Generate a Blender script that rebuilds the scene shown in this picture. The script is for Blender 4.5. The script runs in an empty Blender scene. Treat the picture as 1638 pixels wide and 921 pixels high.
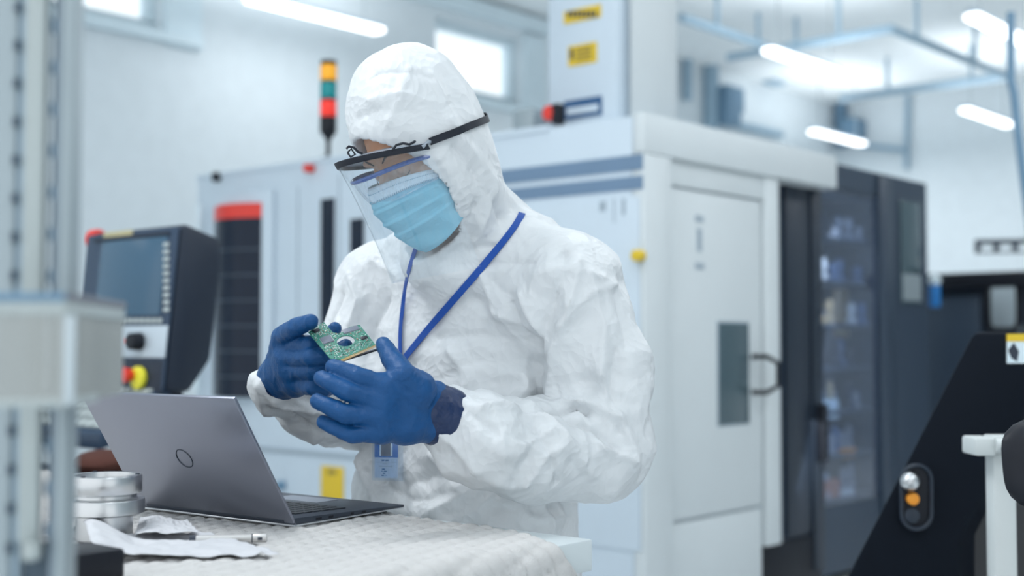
import bpy, bmesh, math, random
import numpy as np
from mathutils import Vector, Matrix
from mathutils.bvhtree import BVHTree

# ------------------------------------------------------------------ camera, world, exposure
FPX = 2070.0                                  # focal length in pixels of the 1638x921 frame
PITCH = math.atan(87.5 / FPX)
CAM = Vector((0, 0, 1.25))
cd = bpy.data.cameras.new('camera')
cam = bpy.data.objects.new('camera', cd)
bpy.context.scene.collection.objects.link(cam)
cam.location = CAM
cam.rotation_euler = (math.pi / 2 + PITCH, 0, 0)
cd.sensor_width = 36.0
cd.lens = 36.0 * FPX / 1638
cd.clip_start = 0.05
cd.dof.use_dof = True
cd.dof.focus_distance = 2.0
cd.dof.aperture_fstop = 2.5
bpy.context.scene.camera = cam
vs = bpy.context.scene.view_settings
vs.view_transform = 'Standard'
vs.look = 'None'
vs.exposure = 0.0
vs.gamma = 1.0
vs.use_curve_mapping = False
w = bpy.data.worlds.new('daylight')
bpy.context.scene.world = w
w.use_nodes = True
w.node_tree.nodes['Background'].inputs[0].default_value = (0.90, 0.96, 1.0, 1)
w.node_tree.nodes['Background'].inputs[1].default_value = 1.36

LAMP_W = 48.0          # watts of one ceiling tube light
COL = bpy.context.scene.collection

# ------------------------------------------------------------------ geometry helpers
def ray(px, py):
    dx = (px - 819.0) / FPX
    dy = -(py - 460.5) / FPX
    return Vector((dx, math.cos(PITCH) - dy * math.sin(PITCH), math.sin(PITCH) + dy * math.cos(PITCH)))
def P(px, py, Y):
    r = ray(px, py)
    return CAM + r * (Y / r.y)
def hit(px, py, p, n):
    r = ray(px, py)
    return CAM + r * ((Vector(p) - CAM).dot(n) / r.dot(n))
U = Vector((0.657, 0.754, 0)).normalized()     # room axis running away to the right
V = Vector((-U.y, U.x, 0))                      # room axis running away to the left
ROT = math.atan2(U.y, U.x)
def hz(px, py, z):                              # point at height z
    return hit(px, py, (0, 0, z), Vector((0, 0, 1)))

class MB:
    """collects shapes, builds one mesh"""
    def __init__(s): s.v = []; s.f = []
    def add(s, vs_, fs):
        n = len(s.v); s.v += [tuple(v) for v in vs_]; s.f += [tuple(i + n for i in f) for f in fs]; return s
    def box(s, x0, x1, y0, y1, z0, z1):
        x0, x1 = min(x0, x1), max(x0, x1); y0, y1 = min(y0, y1), max(y0, y1); z0, z1 = min(z0, z1), max(z0, z1)
        v = [(x, y, z) for z in (z0, z1) for y in (y0, y1) for x in (x0, x1)]
        return s.add(v, [(0, 2, 3, 1), (4, 5, 7, 6), (0, 1, 5, 4), (2, 6, 7, 3), (0, 4, 6, 2), (1, 3, 7, 5)])
    def tube(s, pts, r, n=12, cap=True):
        pts = [Vector(p) for p in pts]; rs = r if isinstance(r, (list, tuple)) else [r] * len(pts)
        rings = []; prev = None
        for i, p in enumerate(pts):
            t = (pts[min(i + 1, len(pts) - 1)] - pts[max(i - 1, 0)]).normalized()
            if prev is None:
                a = t.orthogonal().normalized()
            else:
                a = (prev - t * prev.dot(t)).normalized()
            prev = a; b = t.cross(a)
            rings.append([p + (a * math.cos(k * 2 * math.pi / n) + b * math.sin(k * 2 * math.pi / n)) * rs[i] for k in range(n)])
        v = [q for R in rings for q in R]; f = []
        for i in range(len(pts) - 1):
            for k in range(n):
                f.append((i * n + k, i * n + (k + 1) % n, (i + 1) * n + (k + 1) % n, (i + 1) * n + k))
        if cap:
            f.append(tuple(range(n))[::-1]); f.append(tuple((len(pts) - 1) * n + k for k in range(n)))
        return s.add(v, f)
    def cyl(s, c, r, z0, z1, n=24):
        return s.tube([(c[0], c[1], z0), (c[0], c[1], z1)], r, n)
    def lathe(s, prof, c=(0, 0), n=48):
        v = []; f = []
        for r, z in prof:
            for k in range(n):
                a = 2 * math.pi * k / n; v.append((c[0] + r * math.cos(a), c[1] + r * math.sin(a), z))
        for i in range(len(prof) - 1):
            for k in range(n):
                f.append((i * n + k, i * n + (k + 1) % n, (i + 1) * n + (k + 1) % n, (i + 1) * n + k))
        f.append(tuple(range(n))[::-1]); f.append(tuple((len(prof) - 1) * n + k for k in range(n)))
        return s.add(v, f)
    def prism(s, poly, d):
        """poly: 3D points of a planar polygon, d: extrusion vector"""
        d = Vector(d); n = len(poly)
        v = [Vector(p) for p in poly] + [Vector(p) + d for p in poly]
        f = [tuple(range(n))[::-1], tuple(range(n, 2 * n))]
        f += [(i, (i + 1) % n, (i + 1) % n + n, i + n) for i in range(n)]
        return s.add(v, f)
    def sphere(s, c, r, n=16, m=10):
        if not isinstance(r, (tuple, list)): r = (r, r, r)
        v = []; f = []
        for i in range(m + 1):
            th = math.pi * i / m
            for k in range(n):
                a = 2 * math.pi * k / n
                v.append((c[0] + r[0] * math.sin(th) * math.cos(a), c[1] + r[1] * math.sin(th) * math.sin(a), c[2] + r[2] * math.cos(th)))
        for i in range(m):
            for k in range(n):
                f.append((i * n + k, (i + 1) * n + k, (i + 1) * n + (k + 1) % n, i * n + (k + 1) % n))
        return s.add(v, f)
    def build(s, name, m, parent=None, bevel=0.0, smooth=False, seg=2, off=None, recalc=True):
        me = bpy.data.meshes.new(name)
        vv = s.v if off is None else [(v[0] - off[0], v[1] - off[1], v[2] - off[2]) for v in s.v]
        me.from_pydata(vv, [], s.f); me.update()
        bm = bmesh.new(); bm.from_mesh(me)
        bmesh.ops.remove_doubles(bm, verts=bm.verts, dist=1e-6)
        if recalc: bmesh.ops.recalc_face_normals(bm, faces=bm.faces)
        if bevel > 0:
            ed = [e for e in bm.edges if len(e.link_faces) == 2 and e.calc_face_angle(0) > 0.5]
            bmesh.ops.bevel(bm, geom=ed, offset=bevel, segments=seg, affect='EDGES', profile=0.5, clamp_overlap=True)
        bm.to_mesh(me); bm.free()
        me.materials.append(m)
        if smooth or bevel > 0:
            me.polygons.foreach_set('use_smooth', [True] * len(me.polygons))
            if hasattr(me, 'set_sharp_from_angle'): me.set_sharp_from_angle(angle=math.radians(38))
        o = bpy.data.objects.new(name, me); COL.objects.link(o)
        if parent is not None: o.parent = parent
        return o

def bx(name, m, parent, x0, x1, y0, y1, z0, z1, bevel=0.0):
    return MB().box(x0, x1, y0, y1, z0, z1).build(name, m, parent, bevel)
def tag(o, label, cat, group=None, kind=None):
    o['label'] = label; o['category'] = cat
    if group: o['group'] = group
    if kind: o['kind'] = kind
    return o
def empty(name, loc, rz, label, cat, group=None):
    o = bpy.data.objects.new(name, None); COL.objects.link(o)
    o.location = loc; o.rotation_euler = (0, 0, rz); o.empty_display_size = 0.1
    return tag(o, label, cat, group)
def struct(o):
    o['kind'] = 'structure'; return o
def raw(name, verts, faces, m, parent=None, off=None, smooth=True):
    me = bpy.data.meshes.new(name)
    v = np.asarray(verts, dtype=np.float64)
    if off is not None: v = v - np.array(off)[None, :]
    if isinstance(faces, np.ndarray):
        nf = len(faces); k = faces.shape[1]
        me.vertices.add(len(v)); me.vertices.foreach_set('co', v.astype(np.float32).ravel())
        me.loops.add(nf * k); me.loops.foreach_set('vertex_index', faces.astype(np.int32).ravel())
        me.polygons.add(nf); me.polygons.foreach_set('loop_start', (np.arange(nf) * k).astype(np.int32))
        me.update(calc_edges=True)
    else:
        me.from_pydata([tuple(p) for p in v], [], faces); me.update()
    me.validate()
    me.materials.append(m)
    me.polygons.foreach_set('use_smooth', [smooth] * len(me.polygons))
    o = bpy.data.objects.new(name, me); COL.objects.link(o)
    if parent is not None: o.parent = parent
    return o

# ------------------------------------------------------------------ materials
def sock(b, names, val):
    for n in names:
        if n in b.inputs: b.inputs[n].default_value = val; return
def mat(name, col, rough=0.5, metal=0.0, var=0.06, vscale=6.0, bump=0.0, bscale=60.0, spec=0.5, trans=0.0, ior=1.45, emit=None, estr=0.0, coat=0.0, detail=4.0):
    m = bpy.data.materials.new(name); m.use_nodes = True
    nt = m.node_tree; b = nt.nodes['Principled BSDF']; L = nt.links
    c = (col[0], col[1], col[2], 1)
    b.inputs['Base Color'].default_value = c
    b.inputs['Roughness'].default_value = rough
    b.inputs['Metallic'].default_value = metal
    sock(b, ['Specular IOR Level', 'Specular'], spec)
    b.inputs['IOR'].default_value = ior
    sock(b, ['Transmission Weight', 'Transmission'], trans)
    sock(b, ['Coat Weight'], coat)
    if emit is not None:
        b.inputs['Emission Color'].default_value = (*emit, 1); b.inputs['Emission Strength'].default_value = estr
    tc = nt.nodes.new('ShaderNodeTexCoord')
    if var > 0:
        no = nt.nodes.new('ShaderNodeTexNoise'); no.inputs['Scale'].default_value = vscale; no.inputs['Detail'].default_value = detail
        L.new(tc.outputs['Object'], no.inputs['Vector'])
        mx = nt.nodes.new('ShaderNodeMix'); mx.data_type = 'RGBA'
        mx.inputs[6].default_value = tuple(max(0, x * (1 - var)) for x in col) + (1,)
        mx.inputs[7].default_value = tuple(min(1, x * (1 + var)) for x in col) + (1,)
        L.new(no.outputs['Fac'], mx.inputs[0]); L.new(mx.outputs[2], b.inputs['Base Color'])
    if bump > 0:
        n2 = nt.nodes.new('ShaderNodeTexNoise'); n2.inputs['Scale'].default_value = bscale; n2.inputs['Detail'].default_value = 5
        L.new(tc.outputs['Object'], n2.inputs['Vector'])
        bp = nt.nodes.new('ShaderNodeBump'); bp.inputs['Strength'].default_value = bump; bp.inputs['Distance'].default_value = 0.004
        L.new(n2.outputs['Fac'], bp.inputs['Height']); L.new(bp.outputs[0], b.inputs['Normal'])
    return m
def clear_mat(name, tint, gloss_rough=0.05, haze=0.0, hazecol=(0.8, 0.88, 0.95)):
    """thin clear sheet: mostly transparent with a fresnel gloss, a little haze"""
    m = bpy.data.materials.new(name); m.use_nodes = True; nt = m.node_tree; L = nt.links
    for n in list(nt.nodes):
        if n.type != 'OUTPUT_MATERIAL': nt.nodes.remove(n)
    out = nt.nodes['Material Output']
    tr = nt.nodes.new('ShaderNodeBsdfTransparent'); tr.inputs[0].default_value = (*tint, 1)
    gl = nt.nodes.new('ShaderNodeBsdfGlossy'); gl.inputs['Roughness'].default_value = gloss_rough
    gl.inputs['Color'].default_value = (1, 1, 1, 1)
    lw = nt.nodes.new('ShaderNodeLayerWeight'); lw.inputs[0].default_value = 0.5
    pw = nt.nodes.new('ShaderNodeMath'); pw.operation = 'POWER'; pw.inputs[1].default_value = 4.0
    fr = nt.nodes.new('ShaderNodeMath'); fr.operation = 'MULTIPLY_ADD'; fr.inputs[1].default_value = 0.55; fr.inputs[2].default_value = 0.04
    L.new(lw.outputs['Facing'], pw.inputs[0]); L.new(pw.outputs[0], fr.inputs[0])
    mx = nt.nodes.new('ShaderNodeMixShader')
    L.new(fr.outputs[0], mx.inputs[0]); L.new(tr.outputs[0], mx.inputs[1]); L.new(gl.outputs[0], mx.inputs[2])
    last = mx
    if haze > 0:
        df = nt.nodes.new('ShaderNodeBsdfDiffuse'); df.inputs[0].default_value = (*hazecol, 1)
        tc = nt.nodes.new('ShaderNodeTexCoord'); no = nt.nodes.new('ShaderNodeTexNoise')
        mp = nt.nodes.new('ShaderNodeMapping'); mp.inputs['Scale'].default_value = (60, 60, 6)
        L.new(tc.outputs['Object'], mp.inputs[0]); L.new(mp.outputs[0], no.inputs['Vector']); no.inputs['Detail'].default_value = 3
        mr = nt.nodes.new('ShaderNodeMapRange'); mr.inputs[1].default_value = 0.35; mr.inputs[2].default_value = 0.75
        mr.inputs[3].default_value = haze * 0.4; mr.inputs[4].default_value = haze * 1.6
        L.new(no.outputs['Fac'], mr.inputs[0])
        m2 = nt.nodes.new('ShaderNodeMixShader')
        L.new(mr.outputs[0], m2.inputs[0]); L.new(mx.outputs[0], m2.inputs[1]); L.new(df.outputs[0], m2.inputs[2]); last = m2
    L.new(last.outputs[0], out.inputs[0])
    return m

M = {}
M['wall'] = mat('painted_wall', (0.77, 0.84, 0.88), 0.7, bump=0.05)
M['ceil'] = mat('ceiling_white', (0.86, 0.91, 0.93), 0.8)
M['floor'] = mat('floor_resin', (0.72, 0.76, 0.78), 0.35)
M['white_metal'] = mat('machine_white', (0.59, 0.68, 0.76), 0.4, var=0.03)
M['white_side'] = mat('machine_grey_white', (0.64, 0.69, 0.71), 0.45, var=0.03)
M['seam'] = mat('seam_grey', (0.35, 0.42, 0.48), 0.6)
M['slate'] = mat('slate_blue_stripe', (0.16, 0.25, 0.37), 0.5)
M['dark'] = mat('dark_slate_metal', (0.035, 0.055, 0.085), 0.4)
M['dark2'] = mat('darker_slate_metal', (0.018, 0.028, 0.045), 0.4)
M['black'] = mat('black_plastic', (0.010, 0.012, 0.018), 0.45, spec=0.3)
M['black_paint'] = mat('black_paint', (0.006, 0.009, 0.015), 0.65, spec=0.1)
M['glass_dark'] = mat('smoked_glass', (0.010, 0.018, 0.035), 0.12, spec=0.25)
M['glass_grey'] = mat('grey_glass', (0.07, 0.11, 0.13), 0.15)
M['yellow'] = mat('yellow_label', (0.75, 0.52, 0.03), 0.5)
M['orange'] = mat('orange_plastic', (0.85, 0.32, 0.03), 0.4)
M['red'] = mat('red_plastic', (0.75, 0.045, 0.03), 0.35)
M['ink'] = mat('dark_ink', (0.03, 0.04, 0.06), 0.6, var=0)
M['navy'] = mat('navy_print', (0.02, 0.09, 0.22), 0.5)
M['lampwhite'] = mat('lamp_diffuser', (0.9, 0.9, 0.9), 0.5, var=0, emit=(0.93, 0.97, 1.0), estr=3.2)
M['steel'] = mat('turned_steel', (0.62, 0.63, 0.64), 0.3, 1.0, bump=0.15, bscale=25)
M['alu'] = mat('anodised_aluminium', (0.36, 0.42, 0.45), 0.45, 0.5)
M['alu_light'] = mat('pale_aluminium', (0.44, 0.49, 0.49), 0.5, 0.2)
M['pipe'] = mat('painted_pipe', (0.33, 0.47, 0.58), 0.5)
M['pipe2'] = mat('painted_pipe_dark', (0.16, 0.28, 0.40), 0.5)

# ------------------------------------------------------------------ room shell
D_L = 9.5; A_FAR = 18.7; CEIL = 5.0
def W(a, b, z=0.0):                             # room coordinates -> world
    return U * a + V * b + Vector((0, 0, z))
room = lambda n: None
def roombox(name, m, a0, a1, b0, b1, z0, z1, bevel=0.0, parent=None):
    o = bx(name, m, parent, a0, a1, b0, b1, z0, z1, bevel)
    if parent is None: o.rotation_euler = (0, 0, ROT)
    return o
def onleft(px, py):                             # point on the left wall in (a, z)
    p = hit(px, py, V * D_L, V); return p.dot(U), p.z
struct(roombox('floor', M['floor'], -4, A_FAR + .3, -11, D_L + .3, -0.1, 0))
struct(roombox('ceiling', M['ceil'], -4, A_FAR + .3, -11, D_L + .3, CEIL, CEIL + 0.15))
struct(roombox('wall_far', M['wall'], A_FAR, A_FAR + .25, -11, D_L + .3, 0, CEIL))
struct(roombox('wall_right', M['wall'], 1.0, A_FAR, -11.25, -11, 0, CEIL))
# left wall with three window openings
a1r, z1b = onleft(258, 54); _, z1t = onleft(700, 26)
a1l = a1r - 2.6
a2l, _ = onleft(697, 40); a2r, z2b = onleft(834, 166)
zb = (z1b + z2b) / 2; zt = min(z1t, CEIL - 0.2)
wins = [(a1l, a1r), (a2l, a2r), (a1l - 6.0, a1l - 3.2)]
edges = sorted(wins)
seg = [-4]
for x0, x1 in edges: seg += [x0, x1]
seg.append(A_FAR + .3)
mb = MB(); mb.box(-4, A_FAR + .3, D_L, D_L + .3, 0, zb); mb.box(-4, A_FAR + .3, D_L, D_L + .3, zt, CEIL)
for i in range(0, len(seg), 2):
    if seg[i] < seg[i + 1]: mb.box(seg[i], seg[i + 1], D_L, D_L + .3, zb, zt)
o = mb.build('wall_left', M['wall'], bevel=0); o.rotation_euler = (0, 0, ROT); struct(o)
M['frame'] = mat('window_frame_white', (0.72, 0.84, 0.9), 0.5)
M['pane'] = clear_mat('window_glass', (0.97, 0.99, 1.0))
for i, (x0, x1) in enumerate(wins[:2]):
    fr = MB()
    t = 0.09
    fr.box(x0, x1, D_L + .1, D_L + .2, zb, zb + t).box(x0, x1, D_L + .1, D_L + .2, zt - t, zt)
    fr.box(x0, x0 + t, D_L + .1, D_L + .2, zb + t, zt - t).box(x1 - t, x1, D_L + .1, D_L + .2, zb + t, zt - t)
    o = fr.build('window_%d' % (i + 1), M['frame'], bevel=0.005); o.rotation_euler = (0, 0, ROT); struct(o)
    bx('pane', M['pane'], o, x0 + t, x1 - t, D_L + .14, D_L + .15, zb + t, zt - t)
    bx('window_frame', M['frame'], o, x1 + .02, x1 + .38, D_L - .05, D_L - .001, zb - .12, zt + .05)   # white reveal board beside the opening
    bx('window_sill', M['frame'], o, x0 - .05, x1 + .38, D_L - .08, D_L - .001, zb - .1, zb - .02)
struct(roombox('trim_1', M['frame'], 3.5, 11.5, D_L - .12, D_L - .001, zt + .1, zt + .26))

# ------------------------------------------------------------------ ceiling lights
def lamp(p, label, L=1.5, k=1.0):
    t = empty('ceiling_light', p, ROT, label, 'ceiling light', 'tube lights hung from the ceiling')
    MB().box(0, L, -.075, .075, 0.0, .05).build('diffuser', M['lampwhite'], t, bevel=0.02)
    bx('housing', M['white_metal'], t, -.02, L + .02, -.05, .05, .05, .09, 0.008)
    for x in (.2, L - .2):
        MB().tube([(x, 0, .09), (x, 0, CEIL - p[2])], .006, 6).build('hanger', M['alu'], t)
    ld = bpy.data.lights.new('tube_light', 'AREA'); ld.shape = 'RECTANGLE'; ld.size = L; ld.size_y = .14
    ld.energy = LAMP_W * k; ld.color = (0.97, 0.985, 1.0)
    lo = bpy.data.objects.new('tube_light', ld); COL.objects.link(lo); lo.parent = t; lo.location = (L / 2, 0, -.02)
    l2 = ld.copy(); l2.energy = LAMP_W * .30; l2.size = 2.2; l2.size_y = .8; o2 = bpy.data.objects.new('ceiling_fill', l2); COL.objects.link(o2); o2.parent = t  # oversized upward fill light, added to brighten the ceiling
    o2.location = (L / 2, 0, .12); o2.rotation_euler = (math.pi, 0, 0)
    return t
LZ = 4.1
lamp(hz(1228, 84, LZ), 'bright tube light hanging above the tall white machine housing', 1.5, .7)
lamp(hz(1300, 213, LZ), 'lowest tube light, glowing just above the top right corner of the white machine', 1.5, .5)
lamp(hz(1543, 179, LZ), 'tube light in front of the far wall, above the dark machines', 1.5, .4)
lamp(hz(1554, 30, LZ), 'tube light cut off by the top right corner of the photo', 2.0, .7)
lamp(hz(398, 3, LZ), 'tube light at the top left, between the two windows', 1.5, .16)
for a, b, s, k in ((2.6, 1.9, 'above the workbench and the laptop', .18), (2.9, -1.3, 'overhead to the right of the workbench', .2), (4.6, .6, 'overhead behind the worker', .6), (-.3, 2.8, 'overhead behind the aluminium rack', 1.3), (-.2, -.9, 'overhead close behind the photographer', .6), (5.5, 5.6, 'overhead left of the machine', .2), (9.5, .5, 'overhead behind the machine column', 1.0), (9.0, -3.0, 'overhead beyond the tool cabinet', .3)):  # unseen fixtures added to light the worker, bench and machines
    lamp(W(a, b, LZ), 'unseen tube light added ' + s, 1.5, k)

# ------------------------------------------------------------------ ceiling trays and pipes
def run(name, pts, r, m, label, cat, hang=True, group=None):
    t = empty(name, pts[0], 0, label, cat, group)
    o = Vector(pts[0])
    MB().tube([Vector(p) - o for p in pts], r, 8).build('pipe', m, t, smooth=True)
    if hang:
        for i in range(len(pts) - 1):
            for k in (.2, .7):
                q = Vector(pts[i]).lerp(Vector(pts[i + 1]), k) - o
                MB().tube([q, (q.x, q.y, CEIL - o.z)], r * .5, 6).build('hanger', m, t)
    return t
TZ = 4.55
run('ceiling_pipe', [hz(1165, 92, TZ), hz(1425, 46, TZ), hz(1610, 122, TZ), hz(1345, 157, TZ)], .05, M['pipe'], 'pale blue pipe loop turning under the white ceiling on the right', 'pipe')
run('ceiling_pipe', [hz(1090, 28, TZ), hz(1340, 112, TZ)], .05, M['pipe'], 'straight pale pipe under the ceiling right of the tall white column', 'pipe')
def farw(px, py, off=.08):
    return hit(px, py, U * (A_FAR - off), U)
def leftw(px, py, off=.08):
    return hit(px, py, V * (D_L - off), V)
run('wall_pipe', [leftw(1100, 160), leftw(1100, 80)], .06, M['pipe'], 'leftmost upright pipe on the wall right of the white column', 'pipe', False)
run('wall_pipe', [leftw(1137, 205), leftw(1137, 95), leftw(1170, 88)], .11, M['pipe'], 'thick upright duct bending at its top on the far left wall', 'duct', False)
run('wall_pipe', [leftw(1160, 195), leftw(1250, 215)], .05, M['pipe'], 'low sloping pipe on the wall behind the machine roof', 'pipe', False)
run('wall_pipe', [farw(1345, 158), farw(1345, 235)], .10, M['pipe2'], 'blue upright pipe in the far corner of the hall', 'pipe', False)
run('wall_pipe', [farw(1452, 150), farw(1450, 270)], .04, M['pipe'], 'thin upright conduit on the far wall above the dark machines', 'pipe', False)
run('wall_pipe', [farw(1375, 232), farw(1452, 240)], .04, M['pipe'], 'thin level conduit on the far wall beside the lowest tube light', 'pipe', False)
for px, py, s, l in ((1165, 160, .22, 'blue valve box beside the thick duct'), (1163, 182, .2, 'lower blue valve box beside the thick duct'), (1238, 120, .18, 'small grey box high on the wall below the first tube light'), (1366, 207, .2, 'blue control box on the far wall beside the corner pipe')):
    p = leftw(px, py, .2) if px < 1300 else farw(px, py, .2)
    o = tag(MB().box(-s, s, -s * .6, s * .6, -s * .8, s * .8).build('wall_box', M['pipe2'] if 'blue' in l else M['pipe'], None, .03), l, 'box'); o.location = p; o.rotation_euler = (0, 0, ROT)

# ------------------------------------------------------------------ big white machine
P0 = P(1030, 178, 5.3); P0.z = 0
ZT = P(1030, 178, 5.3).z
def face(px, py):                               # left face (s = 0): returns t, z
    p = hit(px, py, P0, U) - P0; return p.dot(V), p.z
def side(px, py, off=0.0):                      # right face: returns s, z
    p = hit(px, py, P0 + V * off, V) - P0; return p.dot(U), p.z
mach = empty('milling_machine', P0, ROT, 'large white machine housing behind the worker with a slate blue stripe', 'machine')
TL = face(315, 300)[0]
s1 = side(1075, 300)[0]; s2 = side(1253, 400)[0]; s3 = side(1340, 280)[0]
zf = side(1075, 252)[1]
seamz = side(1080, 832, .05)[1]
notch = side(1222, 850)[0]
mb = MB(); mb.box(.0, s2, .05, TL, .0, ZT)
body = MB().prism([(0, .06, 0), (notch, .06, 0), (notch, .06, .30), (s2, .06, .30), (s2, .06, ZT - .01), (0, .06, ZT - .01)], (0, TL - .06, 0)).build('body', M['white_metal'], mach, .012)
bx('corner_post', M['white_side'], mach, 0, s1, 0, .06, 0, zf, .008)
bx('fascia', M['white_side'], mach, 0, s3, 0, .06, zf, ZT, .012)
bx('roof_overhang', M['white_side'], mach, s2, s3, .06, .5, zf, ZT - .002, .008)
bx('roof_plate', M['white_metal'], mach, -.01, s2, .5, TL, ZT - .03, ZT, .008)
bx('foot', M['black'], mach, notch + .01, s2 + .55, .1, .7, 0, .285, .01)
# door on the right face
dr = bx('door', M['white_side'], mach, s1 + .006, side(1228, 500)[0], .035, .06, seamz, zf - .12, .005)
bx('lower_panel', M['white_side'], mach, s1 + .006, side(1228, 500)[0], .04, .06, .05, seamz - .012, .005)
bx('door_head', M['white_side'], mach, s1, s2, .03, .06, zf - .11, zf, .004)
bx('side_post', M['white_side'], mach, side(1231, 500)[0], s2, .02, .06, .3, zf, .006)
a, z0 = side(1149, 680, .035); b, z1 = side(1196, 517, .035)
bx('door_window', M['glass_grey'], dr, a, b, .028, .04, z0, z1, .003)
MB().box(a - .008, b + .008, .031, .04, z0 - .008, z1 + .008).build('window_seal', M['seam'], dr, .003)
a, z0 = side(1207, 627, .035); b, z1 = side(1219, 570, .035)
MB().tube([(a - .02, .035, z0), (a, -.03, z0), (b, -.05, z0 + .03), (b, -.05, z1 - .03), (a, -.03, z1), (a - .02, .035, z1)], .012, 10).build('handle', M['black'], dr, smooth=True)
for x0, y0, x1, y1 in ((1115, 366, 1122, 402), (1112, 346, 1125, 354), (1112, 421, 1126, 430)):
    a, z0 = side(x0, y1, .035); b, z1 = side(x1, y0, .035)
    bx('lettering', M['seam'], dr, a, b, .032, .036, z0, z1)
# features of the left face
def fr(name, x0, y0, x1, y1, m, d=.006, par=None, bevel=.002, d0=0):
    ta, za = face(x1, (y0 + y1) / 2); tb, _ = face(x0, (y0 + y1) / 2)
    xm = (x0 + x1) / 2
    _, zt_ = face(xm, y0); _, zb_ = face(xm, y1)
    return bx(name, m, par or mach, -d, d0, ta, tb, zb_, zt_, bevel)
t0 = face(1030, 300)[0]; tS = face(440, 300)[0]
zs = [face(1029, y)[1] for y in (246, 271, 280, 302)]
bx('stripe', M['slate'], mach, -.004, .0, .005, tS * .55, zs[1], zs[0])
bx('stripe', M['slate'], mach, -.004, .0, .005, tS * .55, zs[3], zs[2])
bx('front_panel', M['white_metal'], mach, -.012, 0, .02, tS * .55, .4, zs[3] - .03, .004)
for r in ((962, 322, 972, 338), (984, 318, 986, 356), (998, 318, 1003, 344)):
    fr('lettering', *r, M['seam'], .014, d0=-.012, bevel=0)
tk, zk = face(1027, 409)
MB().tube([(0, tk, zk), (-.05, tk, zk)], .024, 16).build('lock_knob', M['yellow'], mach, .004)
# left door with curved window
dl = fr('left_door', 336, 310, 440, 640, M['white_metal'], .03, bevel=.01)
def curved(name, x0, y0, x1, y1, m, bulge, par, d=.03):
    ta, _ = face(x1, 480); tb, _ = face(x0, 480); xm = (x0 + x1) / 2
    zt_ = face(xm, y0)[1]; zb_ = face(xm, y1)[1]
    n = 14; v = []; f = []
    for i in range(n + 1):
        k = i / n; t = ta + (tb - ta) * k; s = -d - bulge * math.sin(math.pi * k)
        v += [(s, t, zb_), (s, t, zt_), (0, t, zb_), (0, t, zt_)]
    for i in range(n):
        a = i * 4; b = a + 4
        f += [(a, a + 1, b + 1, b), (a + 1, a + 3, b + 3, b + 1), (a + 2, a, b, b + 2), (a + 3, a + 2, b + 2, b + 3)]
    f += [(0, 2, 3, 1), (n * 4, n * 4 + 1, n * 4 + 3, n * 4 + 2)]
    return MB().add(v, f).build(name, m, par, smooth=True)
curved('door_window', 348, 352, 425, 634, M['glass_dark'], .08, dl)
curved('warning_strip', 348, 329, 425, 352, M['red'], .08, dl)
for y in (400, 440, 480, 520, 560, 600):
    curved('window_bar', 349, y, 424, y + 3, M['dark'], .081, dl, .034)
tk0 = face(333, 480)[0]
MB().tube([(-.07, tk0, face(333, 625)[1]), (-.07, tk0, face(333, 330)[1])], .018, 12).build('highlight_handle', M['frame'], dl, smooth=True)  # handle in a brighter white, imitating a vertical highlight beside the window
fr('slit_window', 515, 318, 535, 560, M['glass_dark'], .012)
fr('slit_window', 562, 350, 582, 600, M['glass_dark'], .012)
fr('joint', 475, 300, 477, 690, M['seam'], .002, bevel=0)
fr('joint', 541, 280, 543, 690, M['seam'], .002, bevel=0)
fr('rail', 400, 722, 620, 730, M['seam'], .01)
fr('notice', 515, 746, 550, 803, M['yellow'], .008)
for y in (752, 756): fr('notice_text', 526, y, 540, y + 2, M['ink'], .010, d0=-.008, bevel=0)
tk, zk = face(453, 776)
MB().tube([(0, tk, zk), (-.04, tk, zk)], .024, 16).build('round_socket', M['pipe2'], mach, .004)
tk, zk = face(500, 270)
MB().tube([(0, tk, zk), (-.05, tk, zk)], .022, 16).build('red_lamp', M['red'], mach, .004)
tk, zk = face(350, 290)
bx('cable_gland', M['black'], mach, -.03, .05, tk - .02, tk + .03, zk, zk + .05, .006)
# column on the roof
pc = Vector((.15, .25)); cz = 3.45
def cpt(px, py):                                # left face of column
    p = hit(px, py, P0 + U * pc.x, U) - P0; return p.dot(V), p.z
def cps(px, py):
    p = hit(px, py, P0 + V * pc.y, V) - P0; return p.dot(U), p.z
ct = cpt(876, 100)[0]; cs = cps(1080, 100)[0]
col = empty('machine_column', P0 + Vector((0, 0, ZT)), ROT, 'tall white column with yellow labels standing on the machine roof', 'column')
bx('body', M['white_metal'], col, pc.x, cs, pc.y, ct, 0, cz - ZT, .012)
bx('side_panel', M['white_side'], col, cps(1006, 100)[0], cs - .004, pc.y - .012, pc.y, 0.01, cz - ZT - .01, .004)
bx('cable', M['seam'], col, cps(998, 100)[0], cps(1003, 100)[0], pc.y - .015, pc.y, 0.01, cz - ZT - .01, .003)
def cl(name, x0, y0, x1, y1, m, d=.006, par=None, d0=0.0):
    ta, _ = cpt(x1, 100); tb, _ = cpt(x0, 100)
    xm = (x0 + x1) / 2; z1 = cpt(xm, y0)[1]; z0 = cpt(xm, y1)[1]
    return bx(name, m, par or col, pc.x - d, pc.x - d0, ta, tb, z0 - ZT, z1 - ZT)
l1 = cl('warning_label', 903, 13, 962, 33, M['yellow'])
for k in range(7): cl('lettering', 909 + k * 7, 18, 914 + k * 7, 28, M['ink'], .008, l1, .006)
l2 = cl('warning_label', 910, 71, 955, 103, M['yellow'])
for k in range(4): cl('lettering', 922, 76 + 6 * k, 948, 78 + 6 * k, M['ink'], .008, l2, .006)
cl('lettering', 913, 78, 918, 96, M['ink'], .008, l2, .006)
l3 = cl('type_plate', 903, 158, 963, 188, M['navy'])
cl('plate_field', 908, 170, 958, 181, M['white_metal'], .008, l3, .006)
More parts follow.
